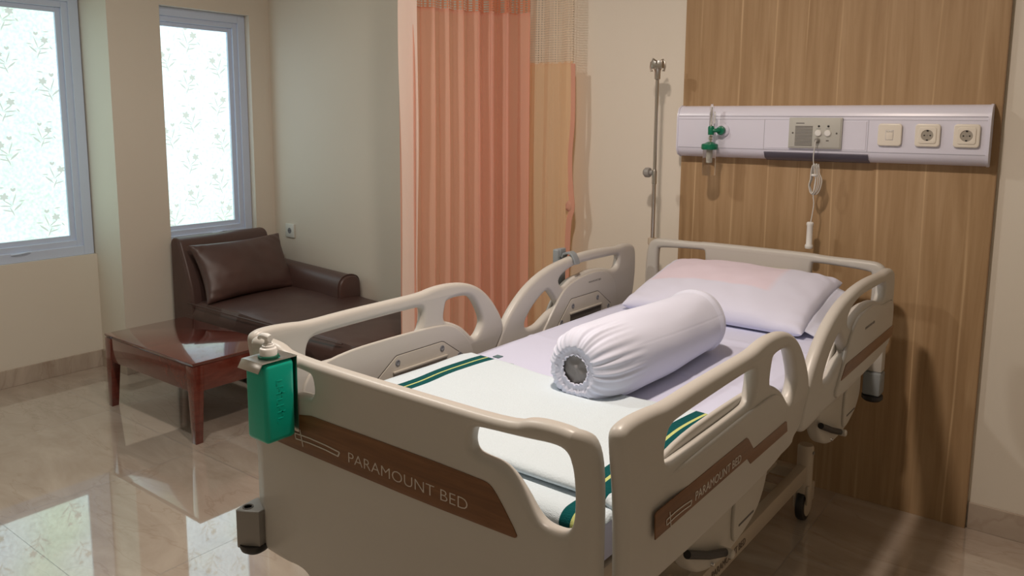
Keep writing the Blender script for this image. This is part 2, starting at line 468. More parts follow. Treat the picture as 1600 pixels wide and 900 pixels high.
# ------------------------------------------------------------------ the room
XL, XP = -2.80, -3.094          # face of the left wall, face of the sill wall under the near window
XR, YF, H = 3.3, -5.4, 2.78
struct('floor', box(-3.5, XR+.2, YF-.2, .2, -.12, 0), M['floor'], smooth=0)
struct('ceiling', box(-3.5, XR+.2, YF-.2, .2, H, H+.12), M['ceiling'], smooth=0)
struct('wall_back', box(XL-.7, XR+.2, 0, .2, 0, H), M['wall'], smooth=0)
struct('wall_right', box(XR, XR+.2, YF-.2, 0, 0, H), M['wall'], smooth=0)
struct('wall_front', box(XL-.7, XR, YF-.2, YF, 0, H), M['wall'], smooth=0)
W2 = (-.745, -.147, .72, 2.137)          # opening of the far window: y0 y1 z0 z1
W1 = (-2.55, -1.05, .684, 2.16)
bm = bmesh.new()
bx(bm, XL-.7, XL, -1.05, -.93, 0, H)                     # pier between the windows
bx(bm, XL-.040, XL, -.93, W2[0], 0, H)                   # its thin return in front of the far window
bx(bm, XL-.7, XL, W2[1], 0, 0, H)                        # strip in the corner
bx(bm, XL-.7, XL-.040, -.93, W2[1], W2[3], H); bx(bm, XL-.040, XL, W2[0], W2[1], W2[3], H)                # above far window
bx(bm, XL-.7, XL-.041, -.93, W2[1], 0, W2[2])            # sill wall of far window, a little back
bx(bm, XL-.7, XP, W1[0], W1[1], 0, W1[2])                # sill wall of near window
bx(bm, XL-.7, XP, W1[0], W1[1], W1[3], H)
bx(bm, XL-.7, XP, YF, W1[0], 0, H)
struct('wall_left', bm, M['wall'], smooth=0)

def window(name, x, y0, y1, z0, z1, wid, pm, flowers, fm, seed):
    """x is the front face of the frame; the pane sits behind it."""
    a, s = wid
    bm = bmesh.new()
    def ring(X0, X1, i0, i1, bev):
        Y0, Y1, Z0, Z1 = y0+i0, y1-i0, z0+i0, z1-i0; w = i1-i0
        bx(bm, X0, X1, Y0, Y0+w, Z0, Z1, bev); bx(bm, X0, X1, Y1-w, Y1, Z0, Z1, bev)
        bx(bm, X0, X1, Y0+w, Y1-w, Z0, Z0+w, bev); bx(bm, X0, X1, Y0+w, Y1-w, Z1-w, Z1, bev)
    ring(x-.07, x, 0, a, .003)
    fr = struct(name, bm, M['alu'], smooth=0)
    bm = bmesh.new()
    ring(x-.058, x-.012, a-.004, a+s*.55, .003)
    ring(x-.055, x-.028, a+s*.5, a+s, .002)
    obj('sash', bm, M['alu'], fr, smooth=0)
    g = a+s-.004
    obj('pane', box(x-.05, x-.044, y0+g, y1-g, z0+g, z1-g), pm, fr, smooth=0)
    # printed flowers on the film
    bm = bmesh.new(); rnd = random.Random(seed); X = x-.0435
    def leaf(y, z, ang, ln, w):
        n = 7; L, R_ = [], []
        for i in range(n+1):
            t = i/n; c = ang+.5*math.sin(t*2)*(.4 if ang > PI/2 else -.4)
            py, pz = y+math.cos(c)*ln*t, z+math.sin(c)*ln*t
            hw = w*math.sin(PI*min(1, t*.97+.02))*.5
            L.append(bm.verts.new((X, py-math.sin(c)*hw, pz+math.cos(c)*hw))); R_.append(bm.verts.new((X, py+math.sin(c)*hw, pz-math.cos(c)*hw)))
        for i in range(n): bm.faces.new((L[i], L[i+1], R_[i+1], R_[i]))
    for fy, fz in flowers:
        if not (y0+g+.02 < fy < y1-g-.02): continue
        sc = 1.12+.2*rnd.random(); fl = rnd.choice((-1, 1))
        A = lambda d: math.radians(d) if fl > 0 else PI-math.radians(d)
        K = lambda yy, zz, d, l, w: (leaf(fy+fl*yy*sc, fz+zz*sc, A(d), l*sc, w*sc)) if y0+g < fy+fl*yy*sc+math.cos(A(d))*l*sc < y1-g else None
        for k in range(6): K(-.026, .030, 60*k+20, .019, .011)
        K(.012, .050, 75, .020, .012); K(.012, .050, 105, .020, .010)
        for yy, zz, d, l, w in ((.012, -.060, 100, .050, .0060), (.006, -.014, 85, .064, .0056), (.006, -.014, 128, .052, .0056), (.006, -.016, 160, .058, .0066), (-.046, .002, 215, .022, .006),
                                (.010, -.035, 55, .052, .0085), (.008, -.040, 150, .048, .0065), (.030, .006, 20, .030, .0055), (-.020, .068, 160, .030, .0055)):
            K(yy, zz, d, l, w)
    obj('printed_flowers', bm, fm, fr, smooth=0)
    # little stay handle on the bottom rail
    hb = bmesh.new(); hy = y1-a-s-.27 if seed == 1 else y1-a-s-.13
    tube(hb, [(x-.008, hy+.055, z0+a*.9), (x+.012, hy+.02, z0+a*.98), (x+.016, hy-.02, z0+a*.92), (x+.006, hy-.06, z0+a*.86)], .004, 8)
    bx(hb, x-.012, x+.004, hy-.005, hy+.025, z0+a*.7, z0+a*.9, .002)
    obj('stay_handle', hb, M['alu'], fr)
    return fr
fl1 = [(-1.259, 1.88), (-1.439, 1.788), (-1.222, 1.649), (-1.458, 1.531), (-1.274, 1.38), (-1.463, 1.295), (-1.222, 1.153), (-1.464, 1.013), (-1.268, .879), (-1.43, 2.02),
       (-1.66, 1.9), (-1.68, 1.6), (-1.68, 1.35), (-1.67, 1.1), (-1.69, .85), (-1.9, 1.8), (-1.9, 1.45), (-1.9, 1.2), (-1.9, .95), (-2.15, 1.9), (-2.15, 1.5), (-2.15, 1.1), (-2.35, 1.7), (-2.35, 1.3), (-2.35, .9)]
fl2 = [(-.52, 1.949), (-.665, 1.825), (-.33, 1.807), (-.534, 1.699), (-.331, 1.567), (-.525, 1.466), (-.665, 1.37), (-.32, 1.336), (-.539, 1.21), (-.346, 1.079), (-.52, .989), (-.665, .876), (-.32, .87)]
window('window_1', -3.115, W1[0], W1[1]-.005, W1[2]-.0, W1[3]+.03, (.055, .062), M['pane1'], fl1, M['flower1'], 1)
window('window_2', XL-.045, -.90, W2[1]-.002, W2[2], W2[3], (.052, .058), M['pane2'], fl2, M['flower2'], 2)

def base(name, parts):
    bm = bmesh.new()
    for p in parts: bx(bm, *p, .002)
    struct(name, bm, M['skirt'], smooth=0)
base('baseboard_left', [(XP-.001, XP+.010, YF, -1.05, 0, .10), (XP+.01, XL, -1.062, -1.0505, 0, .10), (XL+.0005, XL+.010, -1.062, W2[0], 0, .10),
                        (XL-.040, XL-.030, W2[0], W2[1], 0, .10), (XL+.0005, XL+.010, W2[1], 0, 0, .10)])
base('baseboard_back', [(XL+.01, .155, -.012, -.0005, 0, .10), (1.355, XR, -.012, -.0005, 0, .10)])
base('baseboard_right', [(XR-.012, XR-.0005, YF, -.012, 0, .10)])
base('baseboard_front', [(XP+.01, XR-.012, YF+.0005, YF+.012, 0, .10)])

wp = thing('wall_panel', 'tall oak-look laminate board fixed to the wall behind the bed', 'wall panel', (0, 0, 0))
obj('board', box(.160, 1.348, -.022, -.0005, 0, 2.6, bev=.0008, seg=1), M['oak'], wp, smooth=0)
obj('edge_band', box(1.348, 1.350, -.0215, -.0005, 0, 2.6), M['oak_edge'], wp, smooth=0)

# ------------------------------------------------------------------ the bed
BX, BY, AN = .562, -2.185, -.011
bed = thing('hospital_bed', 'beige hospital bed with raised side rails and wood-striped panels', 'bed', (BX, BY, 0), AN)
def B(u, v, z):      # bed-local point to world
    return Vector((BX+u*math.cos(AN)-v*math.sin(AN), BY+u*math.sin(AN)+v*math.cos(AN), z))

def logo(bm, fn, s=1.0):
    # line drawing: long thin bed seen from the side with a tall cross bar at its head; x 0..1, y -.5..+.5 around centre
    def bar(p, q, w):
        p, q = Vector(p), Vector(q); d = (q-p).normalized(); nrm = Vector((-d.y, d.x))*w/2
        c = [p-nrm, q-nrm, q+nrm, p+nrm]
        vs = [bm.verts.new(fn(a.x, a.y, h)) for h in (0, .0008) for a in c]
        for f in ((0, 1, 2, 3), (4, 5, 6, 7), (0, 1, 5, 4), (1, 2, 6, 5), (2, 3, 7, 6), (3, 0, 4, 7)): bm.faces.new([vs[i] for i in f])
    w = .018
    top = [(0, .035), (.35, .045), (.7, .035), (1.0, .012)]; bot = [(.02, -.045), (.35, -.030), (.7, -.035), (.965, -.055)]
    for q in (top, bot):
        for a, b in zip(q, q[1:]): bar(a, b, w)
    bar(top[0], bot[0], w); bar(top[-1], bot[-1], w*1.4)
    bar((.12, .115), (.185, -.125), w)

# footboard ---------------------------------------------------------
def foot_fn(a, b, d):
    u, z = a, b
    au = abs(u); c0 = .413 if z < .74 else .445
    off = 0 if au < c0 else (au-c0)*(.030/(.488-c0))
    return (u, .018-d+off, z)       # outer face towards -v
fo = [(-.486, .47), (-.486, .74), (-.486, .90), (-.478, .965), (-.455, .984), (-.41, .988), (-.355, .984), (-.32, .968), (-.10, .966), (.10, .966), (.32, .968), (.355, .984), (.41, .988),
      (.455, .984), (.476, .965), (.484, .90), (.484, .74), (.484, .47), (.35, .462), (.30, .468), (.26, .462), (.20, .40), (.10, .36), (-.10, .36), (-.20, .40), (-.26, .462), (-.30, .468), (-.35, .462)]
def dens(p, n):
    o = []
    for i in range(len(p)):
        a, b = p[i], p[(i+1) % len(p)]
        o += [(a[0]+(b[0]-a[0])*k/n, a[1]+(b[1]-a[1])*k/n) for k in range(n)]
    return o
hole = [(.226, .925), (.223, .905), (.230, .890), (.250, .886), (.285, .885), (.312, .875), (.340, .850), (.368, .815), (.385, .803), (.405, .800), (.43, .802), (.445, .812), (.449, .835), (.449, .88),
        (.445, .925), (.437, .945), (.415, .953), (.34, .946), (.25, .941), (.232, .938)]
lhole = [(-x, y) for x, y in hole]
bm = plate(fo, [hole, lhole], .036, .014, lambda a, b, d: (a, b, d), sm=2, seg=4)
for x in (-.445, -.413, .413, .445):
    bmesh.ops.bisect_plane(bm, geom=bm.verts[:]+bm.edges[:]+bm.faces[:], plane_co=(x, 0, 0), plane_no=(1, 0, 0))
bmesh.ops.bisect_plane(bm, geom=bm.verts[:]+bm.edges[:]+bm.faces[:], plane_co=(0, .74, 0), plane_no=(0, 1, 0))
for v in bm.verts: v.co = Vector(foot_fn(*v.co))
fb = obj('footboard', bm, M['ivory'], bed, smooth=40)
strip = [(-.40, .763), (-.34, .848), (.10, .850), (.255, .848), (.272, .846), (.285, .838), (.31, .808), (.338, .770), (.336, .763), (.325, .762), (.10, .757), (-.10, .757), (-.38, .757)]
obj('wood_strip', plate(strip, [], .0024, .0006, lambda a, b, d: (a, -.0008-d, b), sm=1), M['stripwood'], fb)
tf = lambda x0, x1, z0, z1: (lambda a, b, d: (x0+a*(x1-x0), -.0022-d, z0+b*(z1-z0)))
obj('lettering', text('PARAMOUNT BED', .03, tf(-.107, .224, .778, .800), bold=-.0005), M['letter'], fb, smooth=0)
bm = bmesh.new(); logo(bm, lambda a, b, d: (-.287+a*.152, -.0022-d, .790+b*.152)); obj('bed_emblem', bm, M['letter'], fb, smooth=0)

# headboard ---------------------------------------------------------
ho = [(-.490, .60), (-.488, .80), (-.486, .90), (-.476, .965), (-.455, .988), (-.42, .994), (-.25, .994), (-.22, .999), (.22, .999), (.25, .994), (.42, .994), (.455, .988), (.476, .965), (.486, .90), (.488, .80), (.490, .60)]
hl = [(-.430, .83), (-.430, .945), (-.420, .957), (-.225, .966), (-.213, .96), (-.213, .81), (-.23, .80), (-.41, .80)]
hr = [(-x, y) for x, y in hl]
hb = obj('headboard', plate(ho, [hl, hr], .036, .014, lambda a, b, d: (a, 1.985+d, b), sm=2), M['ivory'], bed, smooth=40)
obj('centre_panel', plate([(-.222, .70), (-.222, .928), (.25, .934), (.25, .70)], [], .012, .004, lambda a, b, d: (a, 1.960+d, b), sm=1), M['ivory_in'], hb)

# side rails --------------------------------------------------------
FR = [(.060, .672), (.058, .74), (.052, .86), (.036, .950), (.034, .978), (.050, .991), (.09, .994), (.155, .990), (.20, .984), (.33, .988), (.50, .988), (.61, .988), (.66, .996), (.72, .998), (.79, .992), (.85, .976), (.905, .945), (.955, .895),
      (.992, .842), (1.004, .800), (.99, .775), (.968, .75), (.953, .722), (.93, .702), (.895, .694), (.892, .680), (.85, .675), (.70, .677), (.66, .671), (.47, .661), (.43, .664), (.37, .667), (.34, .660), (.19, .662), (.10, .664)]
FH1 = [(.196, .925), (.190, .90), (.196, .877), (.215, .866), (.26, .864), (.575, .866), (.600, .872), (.612, .895), (.617, .925), (.612, .944), (.59, .948), (.40, .947), (.24, .944), (.208, .940)]
FH2 = [(.715, .935), (.72, .946), (.76, .950), (.815, .947), (.845, .930), (.870, .895), (.890, .855), (.888, .832), (.862, .803), (.842, .803), (.825, .820), (.79, .850), (.745, .872), (.712, .882), (.706, .90)]
HR = [(.945, .70), (.955, .735), (.985, .785), (1.03, .845), (1.10, .903), (1.18, .945), (1.27, .973), (1.36, .986), (1.44, .995), (1.55, .998), (1.68, .994), (1.75, .988), (1.80, .994), (1.865, .988), (1.895, .965), (1.900, .90), (1.895, .83),
      (1.88, .76), (1.83, .715), (1.75, .702), (1.58, .694), (1.37, .694), (1.355, .682), (1.16, .688), (1.01, .680), (.975, .682)]
HHA = [(1.262, .888), (1.24, .888), (1.177, .855), (1.125, .808), (1.118, .785), (1.136, .770), (1.193, .770), (1.236, .790), (1.275, .808), (1.322, .816), (1.318, .828), (1.29, .86)]
HHB = [(1.358, .882), (1.40, .903), (1.437, .911), (1.522, .923), (1.61, .920), (1.67, .909), (1.70, .900), (1.734, .900), (1.752, .912), (1.760, .948), (1.74, .956), (1.668, .957), (1.479, .960), (1.404, .951), (1.348, .934), (1.322, .915), (1.335, .895)]
def rail(name, side, outline, holes, dz, outer_panel, strip, inner, label):
    U0 = .507*side
    fn = lambda a, b, d: (U0+d, a, b+dz)
    bm = plate(outline, holes, .034, .0145, fn, sm=2, seg=4)
    # raised body on the outside and the fuller body inside
    foot = outline[0][0] < .5
    sink = lambda a: .014*(1-max(0, min(1, (a-.14)/.13))) if foot else 0
    pb = plate(outer_panel, [], .012, .005, lambda a, b, d: (a, b, d), sm=2)
    for c_ in (.14, .18, .22, .27): bmesh.ops.bisect_plane(pb, geom=pb.verts[:]+pb.edges[:]+pb.faces[:], plane_co=(c_, 0, 0), plane_no=(1, 0, 0))
    for v in pb.verts: v.co = Vector((U0+side*(.018-sink(v.co.x))+v.co.z, v.co.x, v.co.y+dz))
    join(bm, pb)
    join(bm, plate(inner[0], [], .012, .005, lambda a, b, d: (U0-side*.018+d, a, b+dz), sm=2))
    r = obj(name, bm, M['ivory'], bed, smooth=40); r['label'] = label
    obj('wood_strip', plate(strip, [], .0024, .0006, lambda a, b, d: (U0+side*.0245+d, a, b+dz), sm=0), M['stripwood'], r)
    X = U0-side*.0245
    obj('plate_seam', plate(inner[1], [], .0010, .0002, lambda a, b, d: (X+d, a, b+dz), sm=0), M['gap'], r)
    cx = sum(p[0] for p in inner[1])/len(inner[1]); 
    sh = [(cx+(a-cx)*.988, b-.0028) for a, b in inner[1]]
    obj('cover_plate', plate(sh, [], .0030, .001, lambda a, b, d: (X-side*.0008+d, a, b+dz), sm=0), M['ivory_in'], r)
    for a, b in inner[2]:
        m = TR(X-side*.0022, a, b+dz) @ RY(-side*PI/2)
        obj('bolt', lathe(bmesh.new(), [(.0095, -.001), (.0095, .0012), (.007, .0022), (.0045, .0010), (0, .0010)], 16, m), M['boltgrey'], r)
    s0, s1 = inner[3]
    sl = bmesh.new(); bx(sl, X-side*.0042, X-side*.0018, s0, s1, .725+dz, .780+dz, .0008)
    obj('recess_shade', sl, M['gap'] if side < 0 and s0 > 1 else mat_recess, r)  # raised plate; the shade of a recess is put into its darker colour
    lip = bmesh.new(); bx(lip, min(X-side*.002, X-side*.009), max(X-side*.002, X-side*.009), s0-.004, s1+.004, .777+dz, .784+dz, .0015); obj('recess_lip', lip, M['ivory_in'], r)
    return r, U0, dz
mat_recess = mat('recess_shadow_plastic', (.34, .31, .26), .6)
F_OUT = [(.11, .69), (.11, .80), (.13, .850), (.22, .854), (.40, .858), (.68, .862), (.742, .856), (.79, .828), (.815, .785), (.818, .72), (.80, .685), (.5, .675), (.2, .675)]
F_IN = [(.17, .69), (.165, .850), (.30, .882), (.50, .884), (.68, .880), (.742, .866), (.80, .82), (.835, .77), (.84, .71), (.80, .69)]
F_STRIP = [(.139, .806), (.145, .809), (.553, .811), (.562, .806), (.597, .771), (.800, .771), (.808, .768), (.816, .742), (.582, .742), (.562, .761), (.142, .758)]
F_PL = [(.352, .70), (.412, .772), (.420, .779), (.488, .826), (.496, .829), (.684, .829), (.694, .826), (.779, .768), (.795, .752), (.800, .70)]
H_OUT = [(1.20, .70), (1.27, .77), (1.33, .85), (1.39, .893), (1.46, .910), (1.60, .912), (1.67, .898), (1.73, .885), (1.84, .885), (1.875, .86), (1.865, .76), (1.80, .715), (1.4, .70)]
H_IN = [(1.18, .70), (1.27, .80), (1.34, .872), (1.40, .898), (1.52, .915), (1.61, .912), (1.67, .895), (1.71, .86), (1.73, .80), (1.735, .70)]
H_STRIP = [(1.262, .750), (1.268, .758), (1.300, .786), (1.310, .789), (1.872, .789), (1.878, .785), (1.868, .757), (1.86, .754)]
H_PL = [(1.25, .70), (1.305, .752), (1.387, .832), (1.395, .836), (1.578, .836), (1.588, .833), (1.681, .770), (1.70, .70)]
for side, nm in ((1, 'right'), (-1, 'left')):
    dz = .008 if side > 0 else -.010
    lab = ('nearer' if side > 0 else 'farther')
    r, U0, dz = rail('side_rail', side, FR, [FH1, FH2], dz, F_OUT, F_STRIP, (F_IN, F_PL, [(.497, .806), (.683, .807), (.763, .768)], (.481, .700)), 'foot-end side rail on the %s side' % lab)
    X = U0+side*.0262
    if side > 0:
        obj('lettering', text('PARAMOUNT BED', .03, lambda a, b, d: (X+d, .300+a*.222, .776+b*.018+dz-.008)), M['letter'], r, smooth=0)
        bm = bmesh.new(); logo(bm, lambda a, b, d: (X+d, .180+a*.103, .783+b*.13)); obj('bed_emblem', bm, M['letter'], r, smooth=0)
    r, U0, dz = rail('side_rail', side, HR, [HHA, HHB], dz, H_OUT, H_STRIP, (H_IN, H_PL, [(1.403, .806), (1.577, .810), (1.660, .760), (1.328, .757)], (1.385, 1.600)), 'head-end side rail on the %s side' % lab)
    if side > 0:
        obj('small_lettering', text('PARAMOUNT BED', .02, lambda a, b, d: (U0+.0245+d, 1.50+a*.11, .858+b*.008)), M['grey'], r, smooth=0)
    else:
        obj('small_lettering', text('PARAMOUNT BED', .02, lambda a, b, d: (U0+.0245+d, 1.515+a*.09, .866+b*.007)), M['grey'], r, smooth=0)

# mattress platform, under-rail gear covers, base frame ---------------
bm = bmesh.new()
bx(bm, -.44, .44, .07, 1.94, .655, .685, .006)
for u in (-.42, .38): bx(bm, u, u+.04, .06, 1.95, .60, .655, .004)
for v in (.08, .9, 1.88): bx(bm, -.42, .42, v, v+.05, .60, .655, .004)
obj('mattress_platform', bm, M['frame_metal'], bed)
bm = bmesh.new()
for u in (-.30, .25):
    bx(bm, u, u+.035, .10, 1.88, .166, .226, .004)
for v in (.14, .95, 1.80): bx(bm, -.28, .28, v, v+.05, .175, .215, .004)
base_f = obj('base_frame', bm, M['frame_metal'], bed)
obj('lettering', text('PARAMOUNT BED', .03, lambda a, b, d: (.2860+d, .99+a*.25, .184+b*.022)), M['darkletter'], base_f, smooth=0)
for u in (-.20, .17):
    for pts in ([(u, 1.62, .205), (u, 1.15, .63)], [(u, .35, .205), (u, .80, .63)]): obj('lift_arm', tube(bmesh.new(), pts, .016, 10), M['frame_metal'], bed)
    bm = bmesh.new(); bx(bm, u-.012, u+.012, 1.50, 1.53, .18, .40, .003); tube(bm, [(u, 1.51, .35), (u, 1.80, .29)], .016, 10); tube(bm, [(u, 1.50, .235), (u, 1.80, .215)], .016, 10)
    bx(bm, u-.012, u+.012, 1.62, 1.65, .20, .36, .003); obj('brake_linkage', bm, M['frame_metal'], bed)
for v, z in ((1.15, .63), (.80, .63), (1.62, .205), (.35, .205)): obj('cross_tube', tube(bmesh.new(), [(-.27, v, z), (.26, v, z)], .017, 10), M['frame_metal'], bed)
for u in (-.285, .270):
    for v in (.13, 1.855):
        bm = bmesh.new()
        lathe(bm, [(.027, .085), (.029, .12), (.029, .292), (.025, .300), (0, .301)], 24, TR(u, v, 0))
        bx(bm, u-.028, u-.017, v-.030, v+.045, .055, .15, .006); bx(bm, u+.017, u+.028, v-.030, v+.045, .075, .15, .006)
        ca = obj('caster', bm, M['frame_metal'], bed)
        m = TR(u, v+.012, .0655) @ RY(PI/2)
        obj('wheel', lathe(bmesh.new(), [(.020, -.016), (.050, -.016), (.062, -.013), (.0655, -.006), (.0655, .006), (.062, .013), (.050, .016), (.020, .016)], 32, m), M['black'], ca)
        obj('hub', lathe(bmesh.new(), [(.0, -.0175), (.046, -.0175), (.046, .0175), (0, .0175)], 24, m), M['frame_metal'], ca)
        obj('screw', lathe(bmesh.new(), [(0, 0), (.006, 0), (.006, .004), (0, .004)], 12, TR(u+.0285, v-.004, .275) @ RY(PI/2)), M['grey'], ca)
def gear(v0, v1, side):
    U = .425*side
    o = [(v0, .66), (v0+.01, .57), (v0+.05, .505), (v0+.12, .468), (v0+.22, .452), (v0+.34, .462), (v0+.44, .49), (v0+.49, .54), (v1, .60), (v1, .66)]
    bm = plate(o, [], .045, .014, lambda a, b, d: (U+d, a, b), sm=2)
    hl = [(v0+.255, .485), (v0+.30, .48), (v0+.38, .505), (v0+.43, .55), (v0+.44, .62), (v0+.42, .65), (v0+.27, .65)]
    join(bm, plate(hl, [], .010, .004, lambda a, b, d: (U+side*.026+d, a, b), sm=2))
    g = obj('gear_cover', bm, M['ivory_in'], bed)
    s = bmesh.new(); bx(s, U+side*.031-.0008, U+side*.031+.0008, v0+.29, v0+.385, .515, .520); obj('slot', s, M['gap'], g, smooth=0)
    # release lever: black bar with a pale pivot
    lv = bmesh.new()
    tube(lv, [(U+side*.030, v0+.005, .572), (U+side*.038, v0+.10, .530), (U+side*.038, v0+.20, .492)], [.0095, .0095, .0095], 12)
    l = obj('release_lever', lv, M['black'], g)
    obj('pivot', lathe(bmesh.new(), [(0, -.03), (.011, -.03), (.011, .005), (.008, .008), (0, .008)], 16, TR(U+side*.049, v0+.200, .492) @ RY(side*PI/2)), M['ivory_in'], l)
    obj('stud', lathe(bmesh.new(), [(0, 0), (.005, 0), (.004, .006), (0, .007)], 12, TR(U+side*.023, v0+.155, .478) @ RY(side*PI/2)), M['chrome'], g)
for sd in (1, -1):
    gear(.44, .955, sd); gear(1.36, 1.85, sd)
def corner_bumper(su):
    # wedge hugging the chamfered corner with a roller disc under it
    p = [(-.408*su*-1, -.003), (-.470*su*-1, -.042), (-.482*su*-1, -.036), (-.494*su*-1, .030), (-.486*su*-1, .034)]
    if sarea(p) < 0: p = p[::-1]
    o = obj('corner_bumper', plate(p, [], .096, .004, lambda a, b, d: (a, b, .519+d), sm=1), M['grey'], bed)
    obj('roller', lathe(bmesh.new(), [(0, .455), (.022, .455), (.032, .462), (.036, .472), (.036, .480), (0, .482)], 28, TR(su*.458, -.004, 0)), M['black'], o)
    obj('screw_recess', lathe(bmesh.new(), [(0, .5665), (.013, .5665), (.013, .5685), (.010, .5685), (.009, .5670), (0, .5670)], 20, TR(su*.466, -.013, 0)), M['gap'], o)
corner_bumper(-1); corner_bumper(1)
for u in (-.455, .465):
    bm = bmesh.new(); bx(bm, u-.028, u+.028, 1.93, 1.98, .60, .70, .006); obj('corner_post', bm, M['ivory'], bed)
    g = bmesh.new(); bx(g, u-.030, u+.030, 1.915, 1.985, .515, .600, .008); g = obj('corner_bumper', g, M['bluegrey'], bed)
    obj('roller', lathe(bmesh.new(), [(0, .492), (.028, .492), (.036, .500), (.036, .512), (.030, .516), (0, .516)], 24, TR(u, 1.945, 0)), M['black'], g)
obj('pole_socket', lathe(bmesh.new(), [(0, .60), (.016, .60), (.016, .955), (.020, .96), (.020, .985), (.0, .985)], 20, TR(-.482, 2.022, 0)), M['frame_metal'], bed)
bm = bmesh.new(); tube(bm, [(.470+.018*math.cos(a), 1.935+0, .862+.024*math.sin(a)) for a in [k*2*PI/20 for k in range(20)]], .005, 8, closed=True)
bmesh.ops.transform(bm, matrix=TR(.052, -.085, 0) @ TR(.47, 1.935, .862) @ RZ(PI/2) @ TR(-.47, -1.935, -.862), verts=bm.verts)
obj('line_hook', bm, M['grey'], bed)

# ------------------------------------------------------------------ mattress and bedding
mt = thing('mattress', 'long flat mattress lying on the hospital bed under its sheet', 'mattress', (BX, BY, 0), AN)
def matt(a, b):
    pass
MZ = .785
core = bmesh.new(); bx(core, -.400, .432, .095, 1.945, .688, MZ-.012, .022, 3)
obj('mattress_core', core, M['greycloth'], mt)
def sheet_fn(i, j):
    # cross the bed with i, along it with j; sides fall over the edge
    s = (i-.5)*2
    w = .4375
    u = max(-w, min(w, s*(w+.075))); ofs = .017-.018*(u/w); drop = max(0, abs(s*(w+.075))-w)
    v = .11+j*1.84
    z = MZ-.002+.003*noise.noise(Vector((u*3, v*2, 1)))+.0022*noise.noise(Vector((u*9, v*5, 4)))
    if abs(u) > w-.02: z -= .006
    z -= drop
    z += .004*math.exp(-((v-1.36-.05*u)/.012)**2)*(1 if u > -.05 else 0)+.0025*math.exp(-((v-.98+.1*u)/.010)**2)
    return (u+ofs+(.004*math.copysign(1, u) if drop else 0), v, z)
sh = obj('fitted_sheet', grid(90, 160, sheet_fn), M['sheet'], mt, smooth=60)

bl = thing('blanket', 'white folded blanket with green and yellow stripes across the foot of the bed', 'blanket', (BX, BY, 0), AN)
def bl_edge(u): return .655+.035*max(0, min(1, (-.05-u)/.35))+.004*math.sin(u*23)
def top_fn(i, j):
    u = -.385+i*.835
    e = bl_edge(u)
    prof = [(.165, .7975), (.148, .799), (.141, .806), (.144, .815), (.158, .8195)]
    if j < .12:
        t = j/.12*4; k = min(3, int(t)); f = t-k
        v = prof[k][0]*(1-f)+prof[k+1][0]*f; z = prof[k][1]*(1-f)+prof[k+1][1]*f
    else:
        t = (j-.12)/.88; v = .158+t*(e-.158); z = .818-.0035*t
        if t > .97: z -= (t-.97)/.03*.012
    z += .0035*noise.noise(Vector((u*4, v*5, 3)))+.0015*noise.noise(Vector((u*14, v*9, 8)))
    sd = max(0, abs(u-.0325)-.375); z -= sd*.35
    return (u, v, z)
def wob(u, v): return u+.014*noise.noise(Vector((v*5, u*2, 11)))
def top_uv(i, j):
    p = top_fn(i, j); return (wob(p[0], p[1]), p[1])
solid(obj('upper_fold', grid(80, 60, top_fn, top_uv), M['blanket'], bl, smooth=60), .004)
def low_fn(i, j):
    u = -.392+i*.846
    if j < .5: # falls over the foot end
        t = j/.5; z = .70+t*.072; v = .081+.004*math.sin(t*PI)-.004*t
    elif j < .62:
        t = (j-.5)/.12; a = t*PI/2; v = .077+.016*math.sin(a)*1.0; z = .778+.012*(1-math.cos(a)); z = .772+.0215*math.sin(a); v = .077+.030*(1-math.cos(a))
    else:
        t = (j-.62)/.38; v = .107+t*(bl_edge(u)-.112); z = .7935
    sd = max(0, abs(u-.031)-.412); z -= sd*.8
    return (u+.003*math.sin(z*60), v, z+.002*noise.noise(Vector((u*6, v*6, 5))))
solid(obj('lower_layer', grid(80, 50, low_fn, lambda i, j: (wob(low_fn(i, j)[0], .1), j*.7)), M['blanket'], bl, smooth=60), .003)
# stripe fringe at the near end of the right stripe and the two little tags by the left one
bm = bmesh.new()
for k in range(12):
    u = .375+k*.0048; e = bl_edge(u)
    tube(bm, [(u, e-.004, .8075), (u+.002, e+.010+.003*(k % 3), .795), (u, e+.014, .791)], .0013, 5)
obj('fringe', bm, mat('green_yarn', (.0, .09, .08), .9), bl)
tagm = mat('grey_tag', (.10, .17, .19), .8)
obj('fabric_tag', box(-.268, -.246, .668, .690, .8135, .8160, .0005), tagm, bl); obj('fabric_tag', box(-.240, -.218, .690, .704, .7925, .7945, .0005), tagm, bl)

